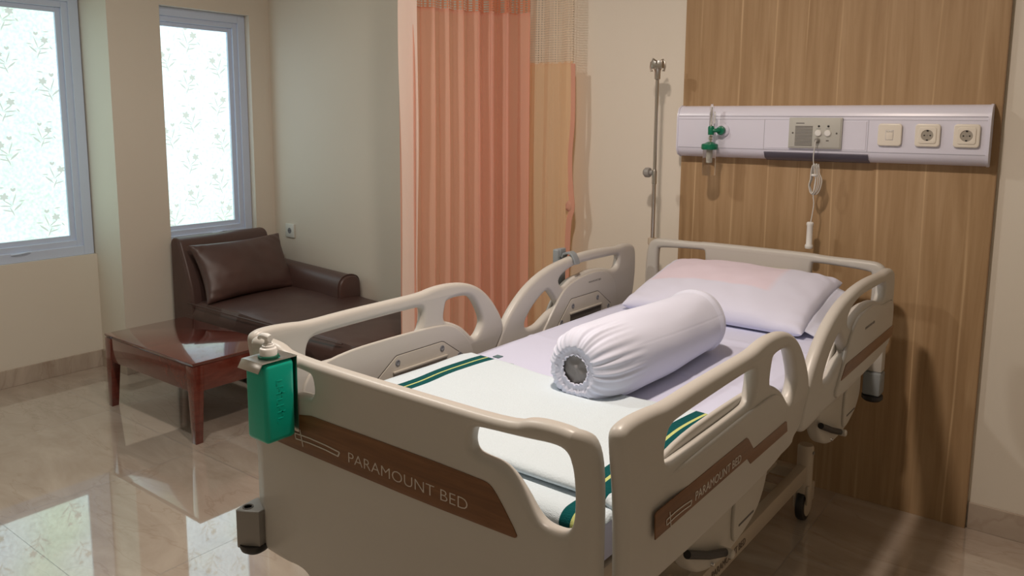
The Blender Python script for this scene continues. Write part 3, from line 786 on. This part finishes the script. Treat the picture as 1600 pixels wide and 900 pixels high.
# bolster
BO = B(.094, .538, MZ); BOA = AN
bo = thing('bolster', 'long white bolster with gathered elastic end lying along the bed', 'bolster', BO, BOA-.02)
BL, BRad = .712, .099
def bol_fn(i, j):
    th = i*2*PI; s = j
    L = BL
    if s < .22:
        a = s/.22*PI/2; rr = .036+(BRad-.036)*math.sin(a)**.68; y = .004+.078*(1-math.cos(a)); 
        if s < .02: y += .006
    elif s > .86:
        a = (s-.86)/.14*PI/2; rr = BRad*max(.0, math.cos(a))**.62+.0005; y = L-.085+.085*math.sin(a)
    else:
        t = (s-.22)/.64; y = .082+t*(L-.167); rr = BRad+.004*math.sin(t*PI*1.1+.3)-.003*t
    pr = max(0, 1-s/.34)
    g = (math.sin(th*23+3*math.sin(th*3))*.0028+math.sin(th*37+2*math.sin(th*5)+1)*.0018+.004*noise.noise(Vector((math.cos(th)*5, math.sin(th)*5, s*4))))*pr**.8*(min(1, s/.05)*.75+.25)
    g += .0035*noise.noise(Vector((math.cos(th)*1.5, math.sin(th)*1.5, s*5)))
    g += -.0006*math.exp(-((th-.45+.25*(s-.5))/.02)**2)*(1 if s > .25 else 0)
    rr += g
    x, z = rr*math.cos(th), rr*math.sin(th)
    zz = z+BRad*.965
    if zz < .012: zz = .012-(.012-zz)*.35
    zz = max(zz, .0035)
    x *= 1+.06*max(0, 1-zz/.1)
    return (x+.012*math.sin(y*4), y, zz)
bc = obj('cover', grid(240, 110, bol_fn), M['white_cloth'], bo, smooth=70)
bm = bmesh.new()
def in_fn(i, j):
    th = i*2*PI; r = .050*j
    return (r*math.cos(th)+.002, .020-.010*(1-j)+.005*noise.noise(Vector((r*math.cos(th)*60, r*math.sin(th)*60, 2))), BRad*.965+r*math.sin(th))
obj('inner_pad', grid(32, 10, in_fn), mat('grey_pad_lining', (.27, .26, .265), .9), bo, smooth=70)
bm = bmesh.new()
pts = []
for k in range(120):
    th = k*2*PI/120; r = .0380+.0016*math.sin(th*19)+.001*math.sin(th*31)
    pts.append((r*math.cos(th), .010+.0015*math.sin(th*13), BRad*.965+r*math.sin(th)))
tube(bm, pts, .0022, 6, closed=True)
obj('elastic_hem', bm, M['white_cloth'], bo)

# pillow: local x across the bed, y towards the headboard
def cushion(nx, ny, w, d, th, pinch=.35, wr=.006, seed=0, power=.42, edge=.0):
    bm = bmesh.new(); L = bm.loops.layers.uv.new('UVMap')
    def P(i, j, s):
        a, b = (i/nx)*2-1, (j/ny)*2-1
        h = (max(0, (1-a*a))*max(0, (1-b*b)))**power
        # edges bow inwards between the corners
        x = a*w/2*(1-pinch*.10*(1-b*b)); y = b*d/2*(1-pinch*.10*(1-a*a))
        n = wr*noise.noise(Vector((x*6+seed, y*6, s*3)))+wr*.5*noise.noise(Vector((x*15+seed, y*15, s*7)))
        cor = max(0, abs(a)*abs(b)-.45); n += wr*1.6*cor*math.sin((a*b)*26+seed+a*9)
        z = s*(h*th/2)+n*min(1, h*2)
        return Vector((x, y, z))
    for s in (1, -1):
        vs = [[bm.verts.new(P(i, j, s)) for j in range(ny+1)] for i in range(nx+1)]
        for i in range(nx):
            for j in range(ny): bm.faces.new((vs[i][j], vs[i+1][j], vs[i+1][j+1], vs[i][j+1]))
    bmesh.ops.remove_doubles(bm, verts=bm.verts, dist=1e-4)
    return bm
pw = thing('pillow', 'white bed pillow with pale pink patch leaning on the headboard', 'pillow', B(.0, 1.735, .855), AN)
bm = cushion(56, 44, .68, .46, .150, .3, .008, 3, .36)
Mt = RX(math.radians(13))
for v in bm.verts:
    v.co = Mt @ v.co
    lo = .789-.855
    if v.co.z < lo: v.co.z = lo+(v.co.z-lo)*.05
subd(obj('pillow_case', bm, M['pillow'], pw, smooth=70))
def flap_fn(i, j):      # open end flap of the case at the right
    y = -.19+i*.37; x = .325+j*.045
    return Mt @ Vector((x+.004*math.sin(i*9), y, .012*math.sin(i*7+1)*(j)-.03*j+.0*i))
solid(obj('case_flap', grid(20, 6, flap_fn), M['white_cloth'], pw, smooth=60), .002)

# ------------------------------------------------------------------ things fixed to the bed
BKx, BKz = -.308, .972
br = thing('bottle_bracket', 'bent steel bracket hooked over the footboard above the green bottle', 'bracket', B(BKx, -.0475, BKz), AN)
circ = [(.0235*math.cos(k*PI/16), .0235*math.sin(k*PI/16)) for k in range(32)]
bm = plate([(-.037, -.043), (.037, -.043), (.037, .046), (-.037, .046)], [circ], .0014, .0003, lambda a, b, d: (a, b, .0048+d), sm=0)
bx(bm, -.037, .037, -.0435, -.0420, -.016, .0055, .0003, mtx=TR(0, -.0425, .0048) @ RX(math.radians(-32)) @ TR(0, .0425, -.0048))
bx(bm, -.037, .037, .0440, .0452, -.17, .0055, .0003)
obj('folded_plate', bm, M['steel'], br, smooth=30)
gb = thing('sanitizer_bottle', 'green square pump bottle hanging at the left end of the footboard', 'bottle', B(BKx, -.049, BKz), AN)
bm = bmesh.new(); bx(bm, -.0375, .0375, -.036, .040, -.176, .002, .011, 4)
lathe(bm, [(.021, -.004), (.021, .007), (.018, .009)], 24)
obj('bottle_body', bm, M['green'], gb)
# raised vertical lettering on the side of the bottle
bm = bmesh.new()
for k in range(7): bx(bm, .0370, .03775, -.010+.002*(k % 2), .006+.003*(k % 3), -.042-k*.014, -.038-k*.014, .0003); bx(bm, .0370, .03775, -.010+.006*(k % 3), -.006+.006*(k % 3), -.050-k*.014, -.038-k*.014, .0003)
obj('embossed_marks', bm, M['green'], gb, smooth=30)
obj('neck_ring', lathe(bmesh.new(), [(.0195, .005), (.0225, .006), (.0225, .010), (.0195, .011)], 24), mat('dark_green_ring', (.0, .10, .06), .3), gb)
pump = obj('pump_collar', lathe(bmesh.new(), [(0, .009), (.0185, .009), (.0188, .023), (.0175, .026), (.0135, .028), (.0130, .032), (.010, .033), (.010, .037), (.0, .037)], 28), M['white_plastic'], gb)
bm = bmesh.new(); lathe(bm, [(0, .036), (.0075, .036), (.0072, .049), (.0, .050)], 20)
tube(bm, [(.009, 0, .0485), (-.006, 0, .050), (-.018, 0, .0495), (-.027, 0, .047), (-.032, 0, .042)], [.0075, .008, .0068, .0052, .0042], 12)
obj('nozzle', bm, M['white_plastic'], pump)

iv = thing('iv_pole', 'thin steel drip pole standing at the far corner of the headboard', 'iv pole', B(-.482, 2.022, 0), AN)
obj('pole', lathe(bmesh.new(), [(0, .66), (.0085, .66), (.0085, 1.22), (.0105, 1.221), (.0105, 1.275), (.0085, 1.28), (.0075, 1.285), (.0075, 1.68), (0, 1.68)], 16), M['steel'], iv)
bm = bmesh.new()
lathe(bm, [(.006, 1.66), (.012, 1.665), (.013, 1.70), (.016, 1.705), (.016, 1.712), (0, 1.713)], 16)
bx(bm, -.026, .026, -.014, .014, 1.708, 1.742, .005)
for s in (-1, 1):
    tube(bm, [(s*.022, 0, 1.74), (s*.032, 0, 1.736), (s*.034, 0, 1.715), (s*.030, 0, 1.698), (s*.024, 0, 1.700)], .004, 8)
    tube(bm, [(0, s*.012, 1.738), (s*.008, s*.030, 1.748), (s*.010, s*.034, 1.735)], .0035, 8)
obj('hook_head', bm, M['steel'], iv)
kn = obj('clamp_knob', lathe(bmesh.new(), [(0, 0), (.011, 0), (.011, .012), (.020, .014), (.022, .022), (.021, .034), (.014, .042), (0, .044)], 20, TR(-.008, 0, 1.268) @ RY(-PI/2)), M['grey'], iv)

rc = thing('handset_holder', 'grey plastic clip holding a handset on the farther head-end side rail', 'handset holder', B(-.507, 1.425, .965), AN)
bm = bmesh.new()
pts = [(.030, -.012), (.026, .006), (.014, .026), (0, .034), (-.014, .032), (-.030, .026), (-.036, .010)]
sec = []
for x, z in pts: sec.append((x, z))
for s, (x, z) in enumerate(sec):
    pass
o_ = [(x, z) for x, z in pts]+[(x*.78+(-.002 if x < 0 else 0), z*.78-.002) for x, z in pts[::-1]]
join(bm, plate(o_, [], .034, .002, lambda a, b, d: (a, d, b), sm=0))
obj('clip', bm, M['bluegrey'], rc)
bm = bmesh.new(); bx(bm, -.066, -.040, -.030, .026, -.110, .040, .007, 3); bx(bm, -.050, -.034, -.020, .016, .010, .042, .003)
hs = obj('handset', bm, M['bluegrey'], rc)
obj('dark_window', box(-.0395, -.0385, -.018, .014, .018, .032), M['gap'], hs, smooth=0)

# ------------------------------------------------------------------ bed head unit on the panel
RY0 = -.022
un = thing('bed_head_unit', 'long white wall trunking fixed across the wooden panel', 'wall trunking', (0, 0, 0))
z0, z1, x0, x1 = 1.340, 1.553, .165, 1.327
prof = [(-.022, z0+.004), (-.045, z0), (-.070, z0+.010), (-.083, z0+.028), (-.086, z0+.045), (-.086, z1-.055), (-.083, z1-.035), (-.072, z1-.012), (-.050, z1), (-.022, z1)]
def extr(bm, prof, x0, x1, cap=True):
    A_ = [bm.verts.new((x0, y, z)) for y, z in prof]; B_ = [bm.verts.new((x1, y, z)) for y, z in prof]
    n = len(prof)
    for k in range(n): bm.faces.new((A_[k], A_[(k+1) % n], B_[(k+1) % n], B_[k]))
    if cap: bm.faces.new(A_[::-1]); bm.faces.new(B_)
    return bm
bm = extr(bmesh.new(), prof, x0+.004, x1-.004)
body = obj('trunking_body', bm, M['rail_white'], un, smooth=50)
def off(prof, k): 
    cy, cz = -.05, (z0+z1)/2
    return [(y+(k if y > -.03 else (-k if y < -.05 else 0)), z+(k if z > cz else -k)) for y, z in prof]
for a, b in ((x0, x0+.006), (x1-.008, x1)):
    obj('end_cap', extr(bmesh.new(), [(min(y, -.022), z) for y, z in off(prof, .0025)], a, b), M['rail_white'], un, smooth=50)
bm = bmesh.new()
for z in (z1-.042, z1-.055, z0+.040):
    bx(bm, x0+.008, x1-.010, -.0866, -.0858, z-.0007, z+.0007)
for x in (.546, .936):
    bx(bm, x-.001, x+.001, -.0868, -.0858, z0+.040, z1-.055)
obj('panel_seams', bm, M['rail_groove'], un, smooth=0)
bm = bmesh.new(); bx(bm, .552, .930, -.0878, -.0855, z0+.046, z1-.060, .0006); obj('blank_plate', bm, M['rail_white'], un, smooth=0)
dprof = [(-.040, z0-.0035), (-.045, z0-.004), (-.073, z0+.007), (-.0865, z0+.028), (-.085, z0+.031), (-.070, z0+.014), (-.045, z0+.002)]
obj('lamp_diffuser', extr(bmesh.new(), dprof, .548, .940), M['rail_dark'], un, smooth=50)

cp = thing('nurse_call_panel', 'grey intercom plate with speaker slots on the white trunking', 'intercom', (.745, -.0878, 1.447))
bm = bmesh.new(); bx(bm, -.098, .101, -.010, -.0002, -.059, .059, .002); bx(bm, -.094, .097, -.0125, -.009, -.055, .055, .002)
obj('faceplate', bm, M['callgrey'], cp, smooth=30)
bm = bmesh.new()
for k in range(14): bx(bm, -.072, -.006, -.0135, -.0122, .024-k*.0056, .0268-k*.0056)
obj('speaker_slots', bm, M['gap'], cp, smooth=0)
obj('name_bar', box(-.070, -.038, -.0131, -.0122, .036, .039), M['gap'], cp, smooth=0)
for x, z in ((.016, .000), (.051, .000)):
    k = obj('push_button', lathe(bmesh.new(), [(.0125, 0), (.0125, .004), (.010, .0065), (0, .007)], 24, TR(x, -.0122, z) @ RX(PI/2)), M['white_plastic'], cp)
    obj('indicator_lamp', lathe(bmesh.new(), [(.004, 0), (.004, .002), (0, .0035)], 12, TR(x+.001, -.0122, .0265) @ RX(PI/2)), M['black'], cp)
    obj('button_legend', box(x-.008, x+.008, -.0128, -.0122, .0165, .0180), M['boltgrey'], cp, smooth=0)
for x in (-.081, .083): obj('screw', lathe(bmesh.new(), [(.0035, 0), (.0035, .001), (0, .0015)], 10, TR(x, -.0122, 0) @ RX(PI/2)), M['gap'], cp)
obj('cord_socket', lathe(bmesh.new(), [(.010, 0), (.010, .006), (.006, .012), (.006, .020), (0, .020)], 20, TR(.014, -.0122, -.028) @ RX(PI/2)), M['grey'], cp)
obj('indicator_lamp', box(.046, .056, -.0132, -.0122, -.030, -.026), M['gap'], cp, smooth=0)

pc = thing('call_pendant', 'white call handset dangling on a bundled cord from the intercom', 'call handset', (.759, -.112, 1.419))
bm = bmesh.new()
tube(bm, catmull([(0, -.002, 0), (0, -.010, -.006), (-.006, -.006, -.06), (-.004, 0, -.10)], 6), .0022, 8)
loop = []
for k in range(4):
    w = .013+.003*k; h = .055+.004*(k % 2)
    loop += [(w*math.cos(a)*(.6 if math.sin(a) > 0 else 1)+.003*(k-1.5), .003*(k-1.5)*1.5, -.148+h*math.sin(a)) for a in [PI/2+j*2*PI/16 for j in range(16)]]
tube(bm, catmull([(-.004, 0, -.10)]+loop+[(0, 0, -.20), (.004, 0, -.24), (.001, 0, -.28), (-.004, 0, -.318)], 3), .0021, 6)
cd_ = obj('cord', bm, mat('pendant_cord', (.62, .61, .58), .5), pc)
obj('cord_tie', lathe(bmesh.new(), [(.011, -.136), (.0125, -.134), (.0125, -.130), (.011, -.128)], 16), M['white_plastic'], pc)
obj('handset', lathe(bmesh.new(), [(0, -.420), (.014, -.418), (.0155, -.412), (.015, -.405), (.0115, -.400), (.0115, -.330), (.0135, -.325), (.0135, -.318), (.010, -.314), (0, -.313)], 24, TR(-.005, 0, 0)), M['white_plastic'], pc)

def plate_thing(x, kind, label, grp=None):
    t = thing('light_switch' if kind == 'switch' else 'wall_socket', label, 'switch' if kind == 'switch' else 'socket', (x, -.0862, 1.445), 0, grp)
    sq = [(-.0405, -.0405), (.0405, -.0405), (.0405, .0405), (-.0405, .0405)]
    rnd_ = []
    for cx, cz, a0 in ((.0295, .0295, 0), (-.0295, .0295, 90), (-.0295, -.0295, 180), (.0295, -.0295, 270)):
        rnd_ += [(cx+.011*math.cos(math.radians(a0+a)), cz+.011*math.sin(math.radians(a0+a))) for a in range(0, 91, 15)]
    obj('cover_frame', plate(rnd_, [], .011, .004, lambda a, b, d: (a, -.0055-d, b), sm=0), M['cream_plastic'], t)
    if kind == 'switch':
        obj('rocker', box(-.012, .012, -.0128, -.0105, -.018, .016, .001), M['cream_plastic'], t)
        obj('rocker_line', box(-.013, .013, -.0114, -.0108, -.019, .017), M['rail_groove'], t, smooth=0)
        obj('lettering', text('NURSE', .01, lambda a, b, d: (-.0105+a*.021, -.0129-d, .009+b*.005), depth=.0003), M['boltgrey'], t, smooth=0)
    else:
        ins = [(a*.70, b*.70) for a, b in rnd_]
        circ = [(.0195*math.cos(k*PI/16), .0195*math.sin(k*PI/16)) for k in range(32)]
        obj('insert', plate(ins, [circ], .003, .0008, lambda a, b, d: (a, -.0120-d, b), sm=0), M['cream_plastic'], t)
        w = obj('plug_well', lathe(bmesh.new(), [(.0195, 0), (.0195, .0006), (0, .0006)], 28, TR(0, -.0108, 0) @ RX(PI/2)), M['socket_dark'], t)
        for px in (-.0095, .0095): obj('pin_hole', lathe(bmesh.new(), [(.0026, 0), (.0026, .0008), (0, .0008)], 12, TR(px, -.0113, 0) @ RX(PI/2)), M['black'], w)
        obj('centre_screw', lathe(bmesh.new(), [(.002, 0), (.002, .0012), (0, .0012)], 12, TR(0, -.0113, 0) @ RX(PI/2)), M['grey'], w)
        for pz in (-.0165, .0165):
            obj('earth_clip', box(-.003, .003, -.0135, -.0112, pz-.0022, pz+.0022), M['black'], w, smooth=0)
    return t
plate_thing(1.012, 'switch', 'cream rocker switch left of the two sockets on the white trunking')
plate_thing(1.136, 's', 'round-pin cream socket in the middle, right beside the cream switch', 'cream sockets on the white trunking')
plate_thing(1.258, 's', 'cream socket nearest the right end of the white trunking', 'cream sockets on the white trunking')

fm_ = thing('oxygen_flowmeter', 'green-capped oxygen flowmeter with clear humidifier cup on the white trunking', 'flowmeter', (.345, -.0865, 1.450))
bm = bmesh.new(); lathe(bm, [(.026, 0), (.026, .006), (.022, .010), (.019, .010), (.017, .014), (0, .014)], 28, TR(.030, 0, .002) @ RX(PI/2)); obj('wall_outlet_ring', bm, M['rail_white'], fm_)
bm = bmesh.new(); lathe(bm, [(0, .010), (.017, .010), (.019, .018), (.0165, .028), (.012, .030), (0, .030)], 24, TR(.027, 0, .002) @ RX(PI/2)); obj('outlet_collar', bm, M['green_cap'], fm_)
bm = bmesh.new(); tube(bm, [(.027, -.028, .002), (.010, -.040, .002), (-.004, -.042, .002)], .008, 12)
lathe(bm, [(0, -.018), (.012, -.018), (.013, .012), (.010, .018), (0, .018)], 20, TR(-.006, -.042, .002)); obj('valve_body', bm, M['green_cap'], fm_)
bm = bmesh.new(); lathe(bm, [(0, .016), (.0085, .016), (.0085, .098), (.005, .104), (.005, .112), (0, .112)], 20, TR(-.006, -.042, 0)); obj('flow_tube', bm, M['clear'], fm_)
bm = bmesh.new(); lathe(bm, [(0, .018), (.003, .018), (.003, .096), (0, .098)], 12, TR(-.006, -.042, 0)); obj('float_rod', bm, M['white_plastic'], fm_)
bm = bmesh.new(); tube(bm, [(.008, -.042, .030), (.008, -.042, .072), (.004, -.042, .078)], .0022, 8); obj('side_tube', bm, M['white_plastic'], fm_)
bm = bmesh.new(); lathe(bm, [(0, -.045), (.008, -.045), (.008, -.036), (.011, -.034), (.011, -.024), (.008, -.022), (.008, -.014), (0, -.014)], 20, TR(-.006, -.042, 0)); obj('nut', bm, M['chrome'], fm_)
bm = bmesh.new(); lathe(bm, [(0, -.046), (.010, -.045), (.020, -.050), (.0325, -.054), (.034, -.060), (.034, -.072), (.032, -.076), (0, -.076)], 28, TR(-.008, -.045, 0)); obj('jar_cap', bm, M['green_cap'], fm_)
bm = bmesh.new(); lathe(bm, [(.027, -.075), (.027, -.176), (.024, -.183), (0, -.184)], 28, TR(-.008, -.045, 0)); obj('humidifier_jar', bm, M['clear'], fm_)
bm = bmesh.new(); lathe(bm, [(0, -.130), (.010, -.130), (.010, -.076), (0, -.076)], 14, TR(-.008, -.045, 0)); obj('dip_tube', bm, M['callgrey'], fm_)

# wall outlet by the lounge
t = thing('wall_outlet', 'small white power outlet on the wall above the lounge armrest', 'socket', (-2.634, 0, .752))
obj('cover_frame', box(-.043, .043, -.012, -.0002, -.045, .045, .003), M['outlet_white'], t)
w = obj('plug_well', lathe(bmesh.new(), [(.019, 0), (.019, .0008), (0, .0008)], 24, TR(0, -.0118, 0) @ RX(PI/2)), M['boltgrey'], t)
for px in (-.008, .008): obj('pin_hole', lathe(bmesh.new(), [(.003, 0), (.003, .0008), (0, .0008)], 10, TR(px, -.0125, 0) @ RX(PI/2)), M['black'], w)

# ------------------------------------------------------------------ coffee table
ct = thing('coffee_table', 'low glossy reddish-brown wooden table on the marble floor', 'table', (-1.975, -1.140, 0))
tw, td = .414, .224
top = bmesh.new(); bx(top, -tw, tw, -td, td, .365, .385, .003)
for v in top.verts:
    if v.co.z < .37: v.co.x *= .985; v.co.y *= .972
obj('table_top', top, M['cherry'], ct, smooth=30)
ap = bmesh.new()
for s in (-1, 1):
    bx(ap, -tw+.05, tw-.05, s*(td-.014)-.009, s*(td-.014)+.009, .245, .366, .001)
    bx(ap, s*(tw-.014)-.009, s*(tw-.014)+.009, -td+.05, td-.05, .245, .366, .001)
obj('apron', ap, M['cherry'], ct, smooth=30)
for sx in (-1, 1):
    for sy in (-1, 1):
        bm = bmesh.new()
        r = bx(bm, min(sx*tw*.993, sx*(tw-.060)), max(sx*tw*.993, sx*(tw-.060)), min(sy*td*.99, sy*(td-.060)), max(sy*td*.99, sy*(td-.060)), 0, .366, .001)
        for v in bm.verts:
            if v.co.z < .2:
                v.co.x = sx*(tw*.993-(tw*.993-abs(v.co.x))*.60); v.co.y = sy*(td*.99-(td*.99-abs(v.co.y))*.60)
        obj('leg', bm, M['cherry'], ct, smooth=30)

# ------------------------------------------------------------------ lounge
ch = thing('chaise_lounge', 'dark brown leather lounge with one armrest against the wall', 'lounge', (0, 0, 0))
CX0, CX1 = -2.775, -1.10
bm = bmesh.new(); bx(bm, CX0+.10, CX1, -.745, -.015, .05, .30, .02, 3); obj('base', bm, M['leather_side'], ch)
# backrest slab that rolls forward a little at the top
bp = [(CX0, .05), (CX0, .73), (CX0+.006, .765), (CX0+.030, .782), (CX0+.070, .782), (CX0+.100, .765), (CX0+.115, .73), (CX0+.17, .60), (CX0+.22, .45), (CX0+.23, .05)]
bmz = plate(bp, [], .615, .018, lambda a, b, d: (a, -.462+d, b), sm=1)
obj('backrest', bmz, M['leather'], ch)
def seat_fn_maker():
    bm = cushion(48, 36, CX1-(CX0+.16), .760, .17, 0, .004, 9, .10)
    for v in bm.verts:
        x = v.co.x; u = (x+(CX1-CX0-.16)/2)
        yy = v.co.y
        z = v.co.z+.335
        # seat sinks in the middle and rises again under the armrest side
        if v.co.z > 0: z += .018*math.exp(-((u-.30)/.35)**2)*(1+yy)-.008*math.exp(-((u-.95)/.3)**2)+.004
        v.co = Vector((x+(CX1+CX0+.16)/2, yy-.390, z))
    return bm
obj('seat', seat_fn_maker(), M['leather'], ch, smooth=60)
bm = bmesh.new()
pts = [(CX0+.17, -.772, .408), (CX0+.6, -.774, .404), (CX1-.3, -.770, .402), (CX1-.14, -.766, .402)]
tube(bm, catmull(pts, 6), .0035, 6); obj('piping', bm, M['leather'], ch)
# armrest along the wall, rolled front end
AO = [(-.190, .38), (-.192, .46), (-.185, .525), (-.155, .560), (-.115, .572), (-.07, .566), (-.035, .545), (-.022, .50), (-.020, .38)]
AX1 = -1.955
def arm():
    bm = bmesh.new(); n = 22; rings = []
    P = chaikin(AO, 2)
    for i in range(n+1):
        t = i/n; x = CX0+.14+(AX1-CX0-.14)*t
        hz = 1.0-.05*t
        sc = 1.0
        ring = []
        for y, z in P:
            zz = .38+(z-.38)*hz*(1.08-.12*t)
            ring.append(bm.verts.new((x, y, zz)))
        rings.append(ring)
    for dx, k in ((.012, .975), (.020, .93), (.024, .86)):
        cy = -.105; cz = .46
        rings.append([bm.verts.new((AX1+dx, cy+(v.co.y-cy)*k, cz+(v.co.z-cz)*k)) for v in rings[n]])
    m = len(P)
    for a, b in zip(rings, rings[1:]):
        for k in range(m): bm.faces.new((a[k], a[(k+1) % m], b[(k+1) % m], b[k]))
    bm.faces.new(rings[0][::-1]); bm.faces.new(rings[-1])
    return bm
obj('armrest', arm(), M['leather'], ch, smooth=50)
bm = bmesh.new()
rp = [(AX1+.006, y, .38+(z-.38)*.95*.965) for y, z in AO]
tube(bm, catmull(rp, 4), .004, 6); obj('armrest_piping', bm, M['leather'], ch)

tp = thing('throw_pillow', 'dark brown leather cushion leaning on the lounge backrest', 'cushion', (-2.49, -.455, .590), 0)
bm = cushion(44, 34, .63, .38, .16, .9, .010, 21, .42)
R_ = RZ(math.radians(-2)) @ RY(math.radians(62)) @ RZ(PI/2) @ RZ(math.radians(1))
for v in bm.verts: v.co = R_ @ v.co
subd(obj('cushion_cover', bm, M['leather'], tp, smooth=70))

# ------------------------------------------------------------------ curtains
def curtain(name, label, path, nf, amp, z0, z1, znet, cloth, net, seed, grp=None):
    pts = [Vector((*p, 0)) for p in catmull(path, 16)]
    acc = [0]
    for a, b in zip(pts, pts[1:]): acc.append(acc[-1]+(b-a).length)
    Lh = acc[-1]
    def at(t):
        s = t*Lh
        for k in range(len(acc)-1):
            if s <= acc[k+1]+1e-9:
                f = (s-acc[k])/max(1e-9, acc[k+1]-acc[k]); p = pts[k].lerp(pts[k+1], f); d = (pts[k+1]-pts[k]).normalized(); return p, Vector((-d.y, d.x, 0)), d
        return pts[-1], Vector((0, 1, 0)), Vector((1, 0, 0))
    rnd = random.Random(seed); ph = [rnd.random()*6 for _ in range(4)]
    def fn(i, zz):
        p, nr, d = at(i)
        hz = (zz-z0)/(z1-z0)
        x = i*nf*2*PI+.7*math.sin(i*9+ph[0])+.5*math.sin(i*17+ph[1])
        a = amp*(.75+.3*math.sin(i*7+ph[2]))*(1.05-.15*hz)
        w = math.sin(x); w = math.copysign(abs(w)**.75, w)
        o = p+nr*(a*w+.006*noise.noise(Vector((i*20, zz*2, seed))))+d*(.45*a*math.sin(2*x))
        o += nr*.012*math.sin(zz*2+i*5)*(1-hz)
        return (o.x, o.y, zz)
    t = thing(name, label, 'curtain', (pts[0].x, pts[0].y, z0), 0, grp)
    org = Vector((pts[0].x, pts[0].y, z0))
    nn = nf*26
    g = lambda za, zb, nz: grid(nn, nz, lambda i, j: Vector(fn(i, za+(zb-za)*j))-org, lambda i, j: (i*Lh*2.0, za+(zb-za)*j))
    obj('cloth', g(z0, znet, 40), cloth, t, smooth=80)
    obj('mesh_header', g(znet, z1, 10), net, t, smooth=80)
    obj('seam_tape', grid(nn, 1, lambda i, j: Vector(fn(i, znet-.008+.016*j))-org+Vector((0, 0, 0))), cloth, t, smooth=80).scale = (1, 1, 1)
    # plain double hem down the leading edge
    if seed == 4:
        hm = fabric('pale_hem', (.95, .80, .71), (.98, .68, .52), None, .3)
        def hf(i, j):
            p, nr, d = at(.02+i*.0); q = Vector(fn(0, z0+(z1-z0)*j))
            return q-org+Vector((.064*i+.005*math.sin(i*3+j*7), .046*i-.005*math.sin(i*6+j*11), 0))+Vector((.020, -.036, 0))
        obj('pale_hem', grid(10, 40, hf), hm, t, smooth=80)
    else:
        tb = fabric('pink_tie', (.78, .46, .34), (.9, .4, .25), None, .3)
        e = pts[-1]-org
        bm = bmesh.new(); bb = [(0, 0, 1.75), (.006, -.004, 1.5), (-.004, -.006, 1.33), (.004, -.010, 1.18), (.016, -.014, 1.08), (-.002, -.012, 1.0), (-.012, -.008, .8), (-.016, -.006, .5), (-.018, -.004, .1)]
        ring = []
        for x, y, z in catmull(bb, 6):
            w = .011 if z > 1.2 else .014
            ring.append([bm.verts.new(e+Vector((x+dx*w, y-.022+dy, z))) for dx, dy in ((-1, 0), (1, .002), (1, .005), (-1, .003))])
        for a, b in zip(ring, ring[1:]):
            for k in range(4): bm.faces.new((a[k], a[(k+1) % 4], b[(k+1) % 4], b[k]))
        bm.faces.new(ring[0]); bm.faces.new(ring[-1][::-1])
        tie = obj('tie_band', bm, tb, t, smooth=50)
        kb = bmesh.new(); bmesh.ops.create_icosphere(kb, subdivisions=3, radius=.5)
        for v in kb.verts: v.co = e+Vector((-.002+v.co.x*.038, -.030+v.co.y*.022, 1.085+v.co.z*.055))+Vector((1, 1, 1))*.003*noise.noise(v.co*40)
        obj('knot', kb, tb, tie, smooth=80)
    # hooks to the rail
    for k in range(nf*2):
        p = Vector(fn((k+.25)/(nf*2), z1))-org
        obj('hook', tube(bmesh.new(), [p+Vector((0, 0, -.01)), p+Vector((0, 0, .02)), p+Vector((0, 0, .05))], .0025, 6), M['white_plastic'], t)
    return t
ZC = 2.60
curtain('bed_curtain', 'pleated orange privacy curtain hanging between lounge and bed', [(-.915, -.66), (-.87, -.56), (-.80, -.36), (-.73, -.22), (-.605, -.105)], 8, .040, .22, ZC, 1.987, M['orange'], M['orange_net'], 4, 'curtains on the bed rail')
curtain('bed_curtain', 'pale cream curtain with netted top hanging at the wall beside the orange one', [(-.68, -.062), (-.54, -.080), (-.45, -.080), (-.365, -.075)], 3, .016, .22, ZC, 1.755, M['cream'], M['cream_net'], 8, 'curtains on the bed rail')
bm = bmesh.new(); tube(bm, [(-.93, -5.0, 2.665), (-.92, -.9, 2.665)]+catmull([(-.915, -.66, 2.665), (-.80, -.36, 2.665), (-.655, -.10, 2.665), (-.5, -.075, 2.665), (-.3, -.07, 2.665)], 5), .014, 10)
for x, y in ((-.93, -4.4), (-.925, -2.6), (-.92, -.9), (-.40, -.073)): tube(bm, [(x, y, 2.665), (x, y, H)], .008, 8)
ctk = obj('curtain_rail', bm, M['white_plastic']); tag(ctk, 'slim white curtain rail under the ceiling above the two curtains', 'curtain rail')
